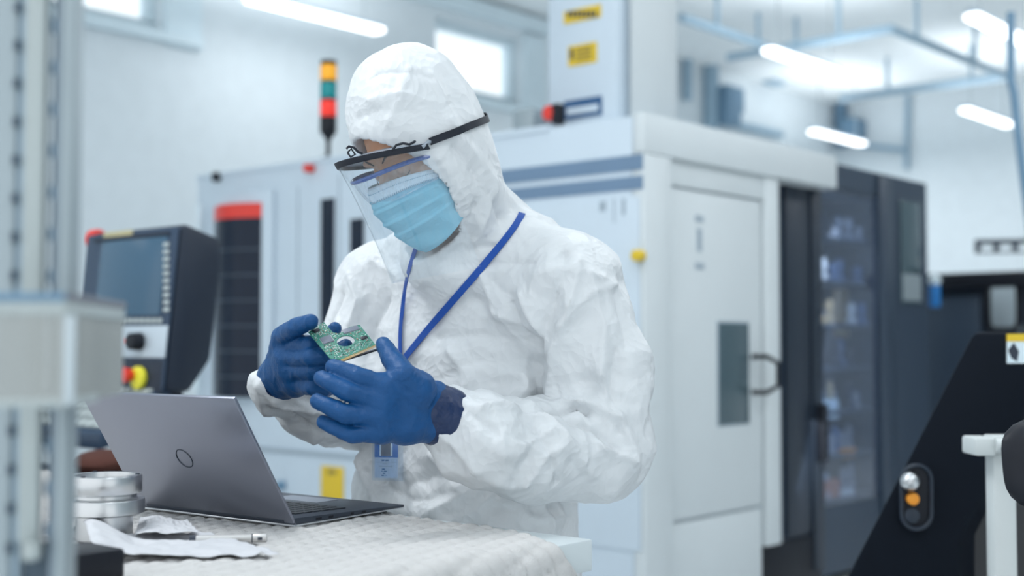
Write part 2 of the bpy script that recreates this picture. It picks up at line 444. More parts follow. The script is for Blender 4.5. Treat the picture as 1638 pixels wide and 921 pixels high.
# roof box with a red lamp
tb, zb2 = face(838, 200); ta, _ = face(868, 200)
ob = MB().box(.05, .25, face(868, 195)[0] + .1, face(835, 195)[0] + .1, 0, .10).build('roof_box', M['alu'], None, .008)
ob.location = P0 + Vector((0, 0, ZT)); ob.rotation_euler = (0, 0, ROT); tag(ob, 'small grey box on the machine roof left of the white column', 'box')
bl = empty('beacon', P0 + Vector((0, 0, ZT)), ROT, 'small red lamp on the machine roof beside the grey box', 'lamp')
tq = face(876, 180)[0]
MB().tube([(.04, tq, .055), (.0, tq, .055)], .035, 14).build('cap', M['red'], bl, .006)
MB().box(.0, .05, tq - .06, tq - .02, 0, .09).build('bracket', M['black'], bl, .004)
# signal tower
tt = face(515, 200)[0] + 0.02
tow = empty('signal_tower', P0 + U * .06 + V * tt + Vector((0, 0, ZT)), ROT, 'signal light tower, amber over teal over red, on a black pole', 'signal light')
def tz(y): return P(515, y, 6.68).z - ZT
TW = .043
M['amber'] = mat('amber_lens', (0.95, 0.42, 0.02), 0.25, emit=(0.95, 0.42, 0.02), estr=.25)
M['teal'] = mat('teal_lens', (0.0, 0.28, 0.30), 0.25)
M['redlens'] = mat('red_lens', (0.85, 0.03, 0.02), 0.25, emit=(0.9, 0.05, 0.02), estr=.3)
for nm, y0, y1, m, r in (('top_cap', 97, 102, 'black', 1), ('amber_lens', 104, 129, 'amber', 1), ('ring', 129, 132, 'black', .95), ('teal_lens', 132, 158, 'teal', 1), ('ring', 158, 161, 'black', .95), ('red_lens', 161, 187, 'redlens', 1), ('socket', 187, 212, 'black', 1.02)):
    MB().cyl((0, 0), TW * r, tz(y1), tz(y0), 28).build(nm, M[m], tow, .003)
MB().lathe([(TW, tz(212)), (TW * .5, tz(220)), (.012, tz(226)), (.012, 0)], n=20).build('pole', M['black'], tow, smooth=True)
MB().cyl((0, 0), .035, 0, .012, 20).build('base', M['black'], tow, .002)

# ------------------------------------------------------------------ dark cabinet machine right of the white one
VO = 0.12
def dk(px, py): 
    p = hit(px, py, P0 + V * VO, V) - P0; return p.dot(U), p.z
dkm = empty('tool_cabinet', P0, ROT, 'dark slate tool magazine cabinet with a tall glass door, right of the white housing', 'machine')
d0 = s2 + .01; d1 = dk(1483, 400)[0]; dz = dk(1400, 276)[1]
dw0, _ = dk(1308, 500); dw1, _ = dk(1405, 500); wz0 = dk(1356, 805)[1]; wz1 = dk(1356, 303)[1]
mb = MB()
mb.box(d0, dw0, VO, 1.3, .05, dz).box(dw1, d1, VO, 1.3, .05, dz).box(dw0, dw1, VO, 1.3, wz1, dz).box(dw0, dw1, VO, 1.3, .05, wz0).box(dw0, dw1, .9, 1.3, wz0, wz1)
mb.build('body', M['dark'], dkm)
bx('corner_post', M['dark2'], dkm, dk(1252, 500)[0], dk(1290, 500)[0], VO - .02, VO, .3, dz - .1, .006)
dd = bx('door_rail', M['dark2'], dkm, dk(1292, 500)[0], dw0, VO - .03, VO, .1, dz - .02, .006)
a, z0 = dk(1297, 738); b, z1 = dk(1305, 645)
bx('handle', M['black'], dd, a, b + .01, VO - .07, VO - .03, z0, z1, .008)
M['cabglass'] = clear_mat('cabinet_glass', (0.80, 0.86, 0.94), .03, haze=.05, hazecol=(.5, .6, .8))
bx('glass_door', M['cabglass'], dkm, dw0, dw1, VO + .005, VO + .012, wz0, wz1)
bx('door_rail', M['dark'], dkm, dw1, dk(1425, 500)[0], VO - .02, VO, .1, dz - .02, .006)
a, z0 = dk(1440, 485); b, z1 = dk(1470, 325)
bx('narrow_window', M['glass_grey'], dkm, a, b, VO - .012, VO, z0, z1, .01)
a, z0 = dk(1441, 480); b, z1 = dk(1469, 440)
bx('window_sticker', M['alu'], dkm, a, b, VO - .016, VO - .012, z0, z1)
ld = bpy.data.lights.new('cabinet_fill', 'AREA'); ld.shape = 'RECTANGLE'; ld.size = .4; ld.size_y = 1.6; ld.energy = 4; ld.color = (.85, .93, 1)  # fill light added to brighten the cabinet interior, not a visible fixture
lo = bpy.data.objects.new('cabinet_fill', ld); COL.objects.link(lo); lo.parent = dkm; lo.location = (dw0 + .03, VO + .1, (wz0 + wz1) / 2); lo.rotation_euler = (math.radians(65), 0, math.radians(-60))
rnd = random.Random(5)
toolm = [mat('tool_grey', (.35, .38, .45), .3, .4), mat('tool_pale', (.55, .58, .62), .35), mat('tool_blue', (.10, .16, .30), .4), mat('tool_dark', (.05, .06, .09), .4), mat('tool_brass', (.55, .42, .25), .4), mat('tool_rust', (.35, .10, .06), .5)]
for k in range(8):
    z = wz0 + .03 + (wz1 - wz0 - .06) * k / 7
    bx('shelf', M['dark'], dkm, dw0 + .02, dw1 - .02, VO + .03, .85, z - .02, z, .003)
    for j in range(6):
        x = dw0 + .06 + (dw1 - dw0 - .12) * (j + rnd.uniform(-.2, .2)) / 5; h = rnd.uniform(.08, .16); r = rnd.uniform(.02, .04)
        if k == 7: continue
        y = VO + .07 + rnd.uniform(0, .09)
        m = toolm[rnd.choice([0, 0, 0, 1, 1, 2, 3, 4])]
        MB().lathe([(r * 1.2, z), (r * 1.2, z + h * .25), (r * .7, z + h * .3), (r * .7, z + h * .5), (r, z + h * .55), (r * .8, z + h * .9), (r * .3, z + h)], (x, y), 14).build('tool_holder', m, dkm)
def inbox(px0, py0, px1, py1, m, nm, off=.17):
    p0_ = hit(px0, py1, P0 + V * off, V) - P0; p1_ = hit(px1, py0, P0 + V * off, V) - P0
    bx(nm, m, dkm, p0_.dot(U), p1_.dot(U), off, off + .05, p0_.z, p1_.z, .004)
inbox(1312, 638, 1342, 672, M['frame'], 'white_card'); inbox(1352, 716, 1370, 733, M['orange'], 'orange_tag')
inbox(1320, 765, 1344, 806, toolm[5], 'rusty_block'); inbox(1346, 782, 1368, 805, toolm[1], 'pale_block'); inbox(1345, 465, 1385, 540, toolm[4], 'pale_panel', .3)

# ------------------------------------------------------------------ far dark lathe with a bright opening
LZp = P(1640, 434, 8.5)
lt = empty('lathe_enclosure', Vector((LZp.x, LZp.y, 0)), ROT, 'dark lathe enclosure with a pale rounded window, far right behind the slanted cover', 'machine')
def lf(px, py):
    p = hit(px, py, (LZp.x, LZp.y, 0), U) - Vector((LZp.x, LZp.y, 0)); return p.dot(V), p.z
l0 = lf(1650, 500)[0] - .7; l1_ = lf(1470, 500)[0]; lzt = lf(1638, 434)[1]
def prismf(pts, d0, d1, name, m, bevel=0.0):
    poly = [(d0, *lf(*q)) for q in pts]
    return MB().prism(poly, (d1 - d0, 0, 0)).build(name, m, lt, bevel)
o0 = lf(1634, 500)[0]; o1 = lf(1580, 500)[0]; oz0 = lf(1606, 530)[1]; oz1 = lf(1606, 448)[1]
mb = MB().box(0, .06, o1, l1_, 0, lzt).box(0, .06, l0, o0, 0, lzt).box(0, .06, o0, o1, oz1, lzt).box(0, .06, o0, o1, 0, oz0).box(.06, .9, l1_ - .06, l1_, 0, lzt).box(.06, .9, l0, l0 + .06, 0, lzt)
mb.build('body', M['dark2'], lt)
bx('inner_wall', M['frame'], lt, .9, .94, l0, l1_, .0, lzt - .02)
bx('hood', M['black'], lt, -.12, .1, l0, l1_ + .02, lzt - .10, lzt, .01)
bx('sliding_door', M['dark'], lt, -.03, 0, o1 + .04, l1_ - .05, .5, lzt - .15, .008)
# rounded collar of the opening
cx_, cy_ = (o0 + o1) / 2, (oz0 + oz1) / 2; wx, wz = (o1 - o0) / 2, (oz1 - oz0) / 2
ring = [(-.02, cx_ + wx * .92 * math.copysign(abs(math.cos(a)) ** .4, math.cos(a)), cy_ + wz * .95 * math.copysign(abs(math.sin(a)) ** .4, math.sin(a))) for a in [i * math.pi / 16 for i in range(33)]]
MB().tube(ring, .02, 8, cap=False).build('window_collar', M['black'], lt, smooth=True)
pl = P(1495, 456, 8.2)
bb = empty('hose_coupling', Vector((pl.x, pl.y, pl.z)), ROT, 'small blue coupling with a white cap on the edge of the far dark machine', 'coupling')
MB().tube([(0, 0, -.14), (0, 0, -.0)], .035, 14).build('body', mat('bright_blue', (.02, .2, .55), .3), bb, .004)
MB().sphere((0, 0, .03), .04).build('cap', M['frame'], bb, smooth=True)
bb.parent = None
# rail of a cable ladder on the far right
p = P(1560, 395, 9.5)
cl_ = empty('cable_ladder', p, ROT - math.pi / 2 + .5, 'dark cable ladder rail with pale gaps high on the right', 'rail')
sc = 9.5 / 2070
for nm, y0, y1 in (('rail', -12, -4), ('rail', 7, 10)):
    bx(nm, M['dark'], cl_, 0, 1.6, 0, .05, -y1 * sc, -y0 * sc, .004)
for k in range(9):
    bx('rung', M['dark'], cl_, k * .13, k * .13 + .04, 0, .05, -8 * sc, 5 * sc)
MB().tube([(.9, .02, -.03), (.9, .02, -1.2)], .03, 8).build('post', M['dark'], cl_)
run('hanging_hose', [P(1617, 20, 6.5), P(1617, 130, 6.5), P(1622, 150, 6.5), P(1628, 210, 6.5), P(1638, 290, 6.5), P(1650, 380, 6.5)], .022, M['pipe2'], 'dark blue hose hanging at the right edge of the photo', 'hose', False)

# ------------------------------------------------------------------ slanted black conveyor cover
Yb = 3.0
cb = empty('conveyor_cover', Vector((P(1450, 900, Yb).x, Yb, 0)), 0, 'slanted black steel conveyor cover with a recessed latch, right foreground', 'machine cover')
co = Vector(cb.location)
pts = [(1556, 531), (1760, 531), (1760, 600), (1640, 662), (1534, 865), (1534, 1300), (1150, 1300), (1352, 925)]
MB().prism([P(x, y, Yb) - co for x, y in pts], (.30, .42, 0)).build('shell', M['black_paint'], cb, .012)
M['charcoal'] = mat('charcoal_plate', (0.03, .032, .036), .5)
MB().prism([P(x, y, Yb + .1) - co for x, y in [(1640, 655), (1740, 700), (1740, 1250), (1534, 1250), (1534, 862)]], (.15, .25, 0)).build('base_plate', M['charcoal'], cb, .008)
lab = MB().prism([P(x, y, Yb - .004) - co for x, y in [(1611, 545), (1672, 545), (1672, 581), (1611, 581)]], (0, .003, 0)).build('safety_label', M['frame'], cb)
MB().prism([P(x, y, Yb - .005) - co for x, y in [(1611, 534), (1672, 534), (1672, 546), (1611, 546)]], (0, .004, 0)).build('label_header', M['yellow'], lab)
MB().prism([P(x, y, Yb - .006) - co for x, y in [(1613, 560), (1622, 548), (1630, 562), (1627, 578), (1618, 572)]], (0, .002, 0)).build('pictogram', M['ink'], lab)
def capsule_ring(cx, cy0, cy1, r, Y):
    out = []
    for k in range(13): a = math.pi * k / 12; out.append(P(cx + r * math.cos(a), cy0 - r * math.sin(a), Y) - co)
    for k in range(13): a = math.pi + math.pi * k / 12; out.append(P(cx + r * math.cos(a), cy1 - r * math.sin(a), Y) - co)
    return out
rc = MB().prism(capsule_ring(1466, 768, 822, 25, Yb - .012), (0, .012, 0)).build('latch_plate', M['black'], cb, .004)
MB().tube(capsule_ring(1466, 768, 822, 24, Yb - .014) + [capsule_ring(1466, 768, 822, 24, Yb - .014)[0]], .005, 8, cap=False).build('plate_rim', M['dark2'], rc, smooth=True)
q = P(1456, 770, Yb - .03) - co; MB().sphere(q, .022, 20, 12).build('chrome_button', M['steel'], rc, smooth=True)
q = P(1458, 797, Yb - .012) - co; MB().tube([q, q + Vector((0, -.018, 0))], .014, 18).build('amber_button', M['orange'], rc, .003)
q = P(1458, 824, Yb - .012) - co; MB().tube([q, q + Vector((0, -.006, 0))], .018, 18).build('key_hole', M['dark2'], rc, .002)

# ------------------------------------------------------------------ white tube rail, black shell, crate
Yr = 2.62
o_ = P(1608, 921, Yr); o_.z = 0
gr = empty('guard_rail', o_, 0, 'white square tube rail in front of the slanted black cover', 'rail')
g = lambda x, y, dy=0: P(x, y, Yr + dy) - o_
x0 = g(1590, 800).x; x1 = g(1627, 800).x
M['railwhite'] = mat('rail_white', (0.62, 0.66, 0.66), .4)
bx('post', M['railwhite'], gr, x0, x1, 0, .05, 0, g(1600, 724).z, .006)
bx('end_block', M['railwhite'], gr, g(1554, 710).x, g(1588, 710).x, -.02, .06, g(1570, 728).z, g(1570, 699).z, .006)
bx('top_plate', M['railwhite'], gr, g(1586, 710).x, g(1632, 710).x, -.005, .055, g(1600, 726).z, g(1600, 697).z, .006)
MB().tube([g(1592, 712, -.02), g(1700, 712, -.02)], .014, 14).build('tube', M['railwhite'], gr, smooth=True)
bx('foot_plate', M['railwhite'], gr, x0 - .04, x1 + .04, -.04, .09, 0, .012, .004)
Yc = 2.05
o_ = P(1624, 921, Yc); o_.z = 0
ch = empty('work_chair', o_, 0.3, 'black padded work chair, only its rounded back at the right edge', 'chair')
z0 = P(1650, 832, Yc).z; z1 = P(1650, 655, Yc).z
prof = []
mb = MB(); n = 28; rings = []
v = []; f = []
for i in range(15):
    k = i / 14; z = z0 + (z1 - z0) * k; e = max(0.02, 1 - abs(2 * k - 1) ** 4) ** .5
    tilt = .04 - .02 * k
    for j in range(n):
        a = 2 * math.pi * j / n
        v.append((.17 + .19 * e * math.cos(a), .04 * e * math.sin(a) + .03 * math.cos(a) ** 2 - tilt, z))
for i in range(14):
    for j in range(n): f.append((i * n + j, i * n + (j + 1) % n, (i + 1) * n + (j + 1) % n, (i + 1) * n + j))
f.append(tuple(range(n))[::-1]); f.append(tuple(14 * n + j for j in range(n)))
MB().add(v, f).build('backrest', M['black'], ch, smooth=True)
MB().box(-.05, .40, .03, .45, .42, .50).build('seat', M['black'], ch, .03)
bx('back_bar', M['dark2'], ch, .15, .2, .03, .08, .46, z0 + .05, .006)
MB().cyl((.18, .24), .025, .1, .42).build('gas_column', M['steel'], ch)
for k in range(5):
    a = k * 2 * math.pi / 5
    MB().tube([(.18, .24, .11), (.18 + .28 * math.cos(a), .24 + .28 * math.sin(a), .07)], .018, 8).build('leg', M['black'], ch)
    MB().sphere((.18 + .28 * math.cos(a), .24 + .28 * math.sin(a), .031), .03, 12, 8).build('caster', M['black'], ch, smooth=True)
o_ = P(1665, 940, 3.8); o_.z = 0
cr = empty('crate_stack', o_, 0, 'ribbed grey-blue drawer unit between the white rail and the black chair', 'drawer unit')
M['crate'] = mat('crate_grey_blue', (.22, .30, .42), .5)
zt2 = P(1660, 835, 3.8).z
bx('case', M['crate'], cr, -.05, .4, .02, .4, 0, zt2, .006)
k = 0; z = .02
while z + .05 < zt2:
    bx('drawer_front', M['crate'], cr, -.04, .39, 0, .02, z, z + .045, .005); z += .055

# ------------------------------------------------------------------ workbench
TT = 0.965                                      # table top height
K = hz(948, 862, TT)                            # its back right corner
TF = Vector((K.x, K.y, 0))
# local axes of the bench: x = along the back edge to the right (-V), y = towards the worker (U)
RT = math.atan2(-V.y, -V.x)
def tl(p):                                      # world -> bench local
    d = Vector(p) - TF; return Vector((d.dot(-V), d.dot(U), d.z))
def tw(x, y, z): return TF - V * x + U * y + Vector((0, 0, z))
M['bench'] = mat('bench_white', (0.62, 0.68, 0.70), .45, var=.03)
bench = empty('workbench', TF, RT, 'white workbench in front of the worker, mostly under a quilted mat', 'table')
BD = .80; BL = 2.3
bx('top', M['bench'], bench, -BL, 0, -BD, 0, TT - .046, TT, .003)
for x in (-.10, -BL + .06):
    for y in (-.12, -BD + .06):
        bx('leg', M['bench'], bench, x - .03, x + .03, y - .03, y + .03, 0, TT - .046, .004)
bx('apron', M['bench'], bench, -BL + .09, -.13, -.15, -.09, TT - .14, TT - .046, .003)

def vnoise(p, seed=0):
    """value noise on an (n,3) array, -1..1"""
    rs = np.random.RandomState(seed + 11); tab = rs.uniform(-1, 1, 4096)
    pi = np.floor(p).astype(np.int64); pf = p - pi; u = pf * pf * pf * (pf * (pf * 6 - 15) + 10)
    out = 0
    for dx in (0, 1):
        for dy in (0, 1):
            for dz in (0, 1):
                h = ((pi[:, 0] + dx) * 73856093 ^ (pi[:, 1] + dy) * 19349663 ^ (pi[:, 2] + dz) * 83492791) & 4095
                wgt = (u[:, 0] if dx else 1 - u[:, 0]) * (u[:, 1] if dy else 1 - u[:, 1]) * (u[:, 2] if dz else 1 - u[:, 2])
                out = out + tab[h] * wgt
    return out
def fbm(p, seed=0, oct=3):
    o = 0; a = 1; s = 1
    for k in range(oct): o = o + a * vnoise(p * s + 7.3 * k, seed + k); a *= .5; s *= 2.03
    return o

# quilted mat: a cloth grid following the top and falling over the right end
M['quilt'] = mat('quilted_cotton', (0.56, 0.555, 0.55), .95, var=.07, vscale=22, bump=.5, bscale=380, spec=.15)
nx, ny = 640, 220
a = np.linspace(-BL + .02, .20, nx); bb_ = np.linspace(0, 1, ny)
A_, B_ = np.meshgrid(a, bb_, indexing='ij')
bmax = np.interp(A_, [-3, -.35, -.18, -.10, -.05, -.02, 0, .02, .04, .07, .10, .3], [-.052, -.052, -.056, -.066, -.082, -.095, -.100, -.093, -.078, -.055, -.045, -.04]) + .003 * np.sin(A_ * 31)
Yl = bmax + (-BD + .01 - bmax) * B_
q = .031                                        # pitch of the stitched squares
g1 = np.abs(np.sin(math.pi * (A_ + Yl * .25) / q)); g2 = np.abs(np.sin(math.pi * (Yl - A_ * .25) / q))
puff = .0075 * (g1 * g2) ** .35
pn = np.stack([A_.ravel() * 6, Yl.ravel() * 6, 0 * A_.ravel()], 1)
wav = (fbm(pn, 3) * .0022 - .0008).reshape(A_.shape) + (fbm(pn * 4, 9) * .0006).reshape(A_.shape)
R_ = .03; t_ = A_ + .012                          # drape over the end of the bench
ang = np.clip(t_ / R_, 0, math.pi / 2)
Xp = np.where(t_ < 0, A_, -.012 + R_ * np.sin(ang) + 0 * t_)
Zp = np.where(t_ < 0, 0, -R_ * (1 - np.cos(ang)) - np.clip(t_ - R_ * math.pi / 2, 0, None))
N1 = np.sin(ang); N2 = np.cos(ang)
h = .0032 + puff + np.clip(wav, -.0022, .0004)
X = Xp + N1 * h; Z = TT + Zp + N2 * h
vt = np.stack([X.ravel(), Yl.ravel(), Z.ravel()], 1)
idx = np.arange(nx * ny).reshape(nx, ny)
fq = np.stack([idx[:-1, :-1].ravel(), idx[:-1, 1:].ravel(), idx[1:, 1:].ravel(), idx[1:, :-1].ravel()], 1)[:, ::-1]
mt = raw('quilted_mat', vt - np.array([0, 0, TT]), fq.copy(), M['quilt'])
mt.location = TF + Vector((0, 0, TT)); mt.rotation_euler = (0, 0, RT)
so = mt.modifiers.new('thick', 'SOLIDIFY'); so.thickness = .0028; so.offset = -1
tag(mt, 'cream quilted cotton mat spread over the workbench, hanging over its end', 'mat')
ZM = TT + .0130                                 # resting height on the mat

# ------------------------------------------------------------------ laptop
L1 = hz(470, 843, ZM)
LX = (L1 - hz(233, 820, ZM)).normalized(); LW = .362
LY = Vector((-LX.y, LX.x, 0))
L2 = hz(651, 817, ZM); LY = (L2 - L1).normalized(); LD = (L2 - L1).length * 1.02; LY = (Matrix.Rotation(math.radians(2.5), 3, 'Z') @ LY); LX = Vector((LY.y, -LY.x, 0))
M['lid'] = mat('brushed_silver', (0.27, 0.285, 0.34), .32, .85, var=.02, bump=.03, bscale=500)
M['deck'] = mat('laptop_deck', (0.035, .045, .065), .45)
M['key'] = mat('laptop_key', (0.012, .015, .022), .5)
M['silver'] = mat('silver_edge', (0.65, .67, .70), .3, .9)
lap = empty('laptop', L1, math.atan2(LX.y, LX.x), 'open silver laptop seen from behind with a ring mark on its lid', 'laptop')
poly = [(0, .0, .003), (0, .0, .013), (0, LD, .009), (0, LD, .005)]
MB().prism([(-LW, y, z) for _, y, z in poly], (LW, 0, 0)).build('base', M['deck'], lap, .0012)
MB().prism([(-LW, 0, .0), (-LW, 0, .003), (-LW, LD, .005), (-LW, LD, .003)], (LW, 0, 0)).build('bottom_plate', M['silver'], lap, .0006)
for y in (.02, LD - .03):
    bx('rubber_foot', M['black'], lap, -LW + .02, -.02, y, y + .01, -.003, .001)
kb = MB()
for r in range(6):
    for c in range(15):
        x = -LW + .03 + c * (LW - .06) / 15; y = .035 + r * .0185; z = .013 - .004 * y / LD
        kb.box(x, x + .0165, y, y + .0155, z - .001, z + .0013)
o = kb.build('keys', M['key'], lap); o['kind'] = 'stuff'
bx('touchpad', M['lid'], lap, -LW / 2 - .055, -LW / 2 + .055, .155, .22, .0090, .0102)
for y, l in ((.045, .012), (.072, .010), (.12, .006), (.145, .008)):
    bx('port', M['black'], lap, -.001, .0004, y, y + l, .0055, .009)
LH = .238
# lean of the lid from its top right corner in the photo
def projx(p):
    d = Vector(p) - CAM; cy = d.y * math.cos(PITCH) + d.z * math.sin(PITCH); cz = -d.y * math.sin(PITCH) + d.z * math.cos(PITCH)
    return 819 + FPX * d.x / cy, 460.5 - FPX * cz / cy
def lidtop(al, hh): return L1 + Vector((0, 0, .012)) + (Vector((0, 0, math.cos(al))) - LY * math.sin(al)) * hh
cand = [(sum((u_ - v_) ** 2 for u_, v_ in zip(projx(lidtop(math.radians(k), h_)), (372, 630))), k, h_) for k in range(0, 60) for h_ in np.linspace(.22, .26, 9)]
_, kl, LH = min(cand)
print('LID', kl, LH, 'LD', LD, 'rot', LX)
al = math.radians(kl)
def lp(x, h_, d): # lid point: x, height along the lid, d = outward (away from the user)
    return Vector((x, 0.004 - math.sin(al) * h_ - math.cos(al) * d, .010 + math.cos(al) * h_ - math.sin(al) * d))
lid = MB().prism([lp(-LW, -.0095, .001), lp(-LW, LH, 0), lp(-LW, LH, .006), lp(-LW, -.0095, .006)], (LW, 0, 0)).build('lid', M['lid'], lap, .0015)
MB().prism([lp(-LW + .004, .004, -.001), lp(-LW + .004, LH - .004, -.001), lp(-LW + .004, LH - .004, 0), lp(-LW + .004, .004, 0)], (LW - .008, 0, 0)).build('screen', M['key'], lid)
cx = -LW / 2; chh = LH * .475
ringp = [lp(cx + .0165 * math.cos(t), chh + .0165 * math.sin(t), .0062) for t in [2 * math.pi * i / 40 for i in range(41)]]
MB().tube(ringp, .0009, 6, cap=False).build('ring_mark', M['ink'], lid, smooth=True)
MB().tube([lp(-LW + .02, .0, .001), lp(-.02, .0, .001)], .006, 10).build('hinge', M['deck'], lap, smooth=True)

# ------------------------------------------------------------------ turned steel part, fitting, tool, paper
c = hz(167, 862, ZM)
st = empty('steel_flange', c, 0, 'turned steel flange with grooved rims standing left of the laptop', 'machine part')
rr = c.y / FPX * 57
MB().lathe([(.034, 0), (.038, .001), (.038, .034), (rr * 1.0, .035), (rr * 1.08, .037), (rr * 1.08, .054), (rr * 1.06, .056)], n=64).build('lower_rim', M['steel'], st, smooth=True)
MB().lathe([(rr * .90, .056), (rr * .86, .058), (rr * .86, .062), (rr * .9, .064)], n=64).build('groove', M['steel'], st, smooth=True)
MB().lathe([(rr * .97, .064), (rr, .066), (rr, .087), (rr * .98, .089), (rr * .8, .089), (rr * .78, .082), (.01, .082)], n=64).build('top_rim', M['steel'], st, smooth=True)
for k in range(3):
    a_ = 2.2 + k * 2.1
    MB().cyl((rr * .88 * math.cos(a_), rr * .88 * math.sin(a_)), .003, .086, .0905, 12).build('bolt', M['ink'], st)
c = hz(118, 862, ZM)
ft = empty('hose_clamp', c, .5, 'small bent steel clamp lying against the left side of the steel flange', 'clamp')
MB().tube([(0, 0, .004), (-.01, .0, .02), (.0, .0, .045), (.02, 0, .05), (.03, 0, .035), (.02, 0, .012)], .005, 10).build('strap', M['steel'], ft, smooth=True)
MB().cyl((.012, .0), .012, .0, .018, 16).build('screw', M['steel'], ft, .002)
c = hz(128, 925, TT + .014)
bk = MB().box(-.05, .03, -.05, .04, -.01, .026).build('black_block', M['black'], None, .004)
bk.location = c + Vector((0, 0, .007)); bk.rotation_euler = (0, 0, RT); tag(bk, 'small black block half under the crumpled paper, bottom left', 'block')
a1_ = hz(306, 863, ZM + .006); a2_ = hz(428, 860, ZM + .006)
pen = empty('measuring_pin', a1_, math.atan2((a2_ - a1_).y, (a2_ - a1_).x), 'slim silver cylindrical tool lying on the mat in front of the laptop', 'tool')
pl_ = (a2_ - a1_).length
def ax(name, segs, m, par):
    return MB().tube([(x, 0, 0) for x, r in segs], [r for x, r in segs], 18).build(name, m, par, smooth=True)
M['toolwhite'] = mat('tool_white', (.62, .61, .60), .3, .5)
ax('barrel', [(0.004, .0055), (pl_ * .80, .0058)], M['toolwhite'], pen)
ax('tip_cap', [(-.002, .006), (.006, .0062)], M['ink'], pen)
ax('end_cap', [(pl_ * .80, .0052), (pl_ * .82, .0062), (pl_ * .98, .0062), (pl_, .0045)], M['toolwhite'], pen)
ax('end_ring', [(pl_ * .79, .0062), (pl_ * .802, .0062)], M['ink'], pen)
bx('slot', M['ink'], pen, pl_ * .87, pl_ * .93, -.0066, -.006, -.002, .002)
M['paper'] = mat('white_paper', (.55, .56, .59), .8, var=.02)
def paper(name, cs_, hfun, seed, label, crump=.006, n=60):
    pts = [hz(x, y, ZM) for x, y in cs_]
    u_ = np.linspace(0, 1, n); A2, B2 = np.meshgrid(u_, u_, indexing='ij')
    ws = ((1 - A2) * (1 - B2), A2 * (1 - B2), A2 * B2, (1 - A2) * B2)
    p = sum(np.array(pts[i])[None, None, :] * ws[i][..., None] for i in range(4))
    q_ = np.stack([A2.ravel() * 4, B2.ravel() * 4, 0 * A2.ravel() + seed], 1)
    p[..., 2] += .0015 + crump * np.clip(1 - np.abs(fbm(q_, seed)), 0, 1).reshape(A2.shape) + hfun(A2, B2)
    ii = np.arange(n * n).reshape(n, n)
    f_ = np.stack([ii[:-1, :-1].ravel(), ii[1:, :-1].ravel(), ii[1:, 1:].ravel(), ii[:-1, 1:].ravel()], 1)
    o = raw(name, p.reshape(-1, 3), f_, M['paper'], off=pts[0]); o.location = pts[0]
    m_ = o.modifiers.new('t', 'SOLIDIFY'); m_.thickness = .0004
    return tag(o, label, 'paper')
paper('paper_sheet', [(150, 897), (448, 892), (330, 858), (130, 866)], lambda a_, b_: .020 * np.exp(-((a_ - .12) / .16) ** 2 - ((b_ - .75) / .35) ** 2) + .012 * np.exp(-((a_ - .02) / .1) ** 2), 4, 'crumpled white paper sheet in front of the steel flange and silver tool', .007)
paper('paper_sheet', [(215, 872), (318, 868), (300, 848), (225, 845)], lambda a_, b_: .010 + .010 * np.exp(-((a_ - .35) / .3) ** 2 - ((b_ - .6) / .4) ** 2), 8, 'smaller folded white paper tucked behind the silver tool', .005)

# ------------------------------------------------------------------ CNC control panel
Yp = 4.0
pc0 = P(290, 360, Yp); pb = Vector((pc0.x, pc0.y, 0))
cp = empty('control_panel', pb, ROT, 'dark blue machine control panel with screen and red stop knobs, behind the laptop', 'control panel')
M['panel'] = mat('panel_blue_black', (0.022, .045, .085), .4)
M['panel_side'] = mat('panel_side', (0.010, .018, .035), .5)
M['screen'] = mat('screen_glass', (0.035, .085, .14), .15, emit=(.10, .2, .3), estr=.10)
TILT = .10                                      # the face leans back
def pf(px, py):                                 # front face point (t, z) on the leaning plane s = (z - zc) * TILT
    n = (U - Vector((0, 0, TILT))).normalized()
    p = hit(px, py, pc0, n) - pb; return p.dot(V), p.z
zc = pc0.z
def fp(t, z, d=0.0): return Vector((0.0 + (z - zc) * TILT - d, t, z))
def pbox(name, x0, y0, x1, y1, m, d0, d1, par=cp, bevel=.003):
    xm, ym = (x0 + x1) / 2, (y0 + y1) / 2
    t0_ = pf(x1, ym)[0]; t1_ = pf(x0, ym)[0]; z1_ = pf(xm, y0)[1]; z0_ = pf(xm, y1)[1]
    return MB().prism([fp(t0_, z0_, d0), fp(t1_, z0_, d0), fp(t1_, z1_, d0), fp(t0_, z1_, d0)], (-(d1 - d0), 0, 0)).build(name, m, par, bevel)
t1_ = pf(140, 400)[0]; zb_ = pf(265, 625)[1]; zt_ = zc
top = [(0, zt_), (.03, zt_ + .005), (.15, zt_ - .03), (.16, zt_ - .10), (.12, zt_ - .42), (.04, zb_ - .01), (-.0 + (zb_ - zc) * TILT, zb_)]
MB().prism([(s_, 0, z_) for s_, z_ in top], (0, t1_, 0)).build('housing', M['panel_side'], cp, .02)
fp_ = MB().prism([fp(.004, zb_), fp(t1_ - .004, zb_), fp(t1_ - .004, zt_ - .004), fp(.004, zt_ - .004)], (-.008, 0, 0)).build('front_plate', M['panel'], cp, .004)
pbox('screen', 162, 383, 266, 505, M['screen'], .008, .012)
pbox('screen_edge', 155, 376, 276, 382, M['panel_side'], .008, .014)
ob = pbox('brand_strip', 170, 370, 216, 382, M['yellow'], .009, .011); 
M['dimtext'] = mat('dim_yellow_text', (.42, .38, .22), .6); ob.data.materials[0] = M['dimtext']
for k in range(10): pbox('soft_key', 266, 388 + k * 11.5, 275, 395 + k * 11.5, M['alu_light'], .008, .013)
for k in range(8): pbox('soft_key', 190 + k * 9.5, 509, 197 + k * 9.5, 517, M['alu_light'], .008, .013)
M['silverplate'] = mat('silver_plate', (.50, .57, .63), .4, .3)
sp = pbox('knob_plate', 183, 521, 271, 572, M['silverplate'], .008, .014)
tk, zk = pf(231, 546)
MB().tube([fp(tk, zk, .014), fp(tk, zk, .055)], [.029, .026], 24).build('rotary_knob', M['black'], cp, .004)
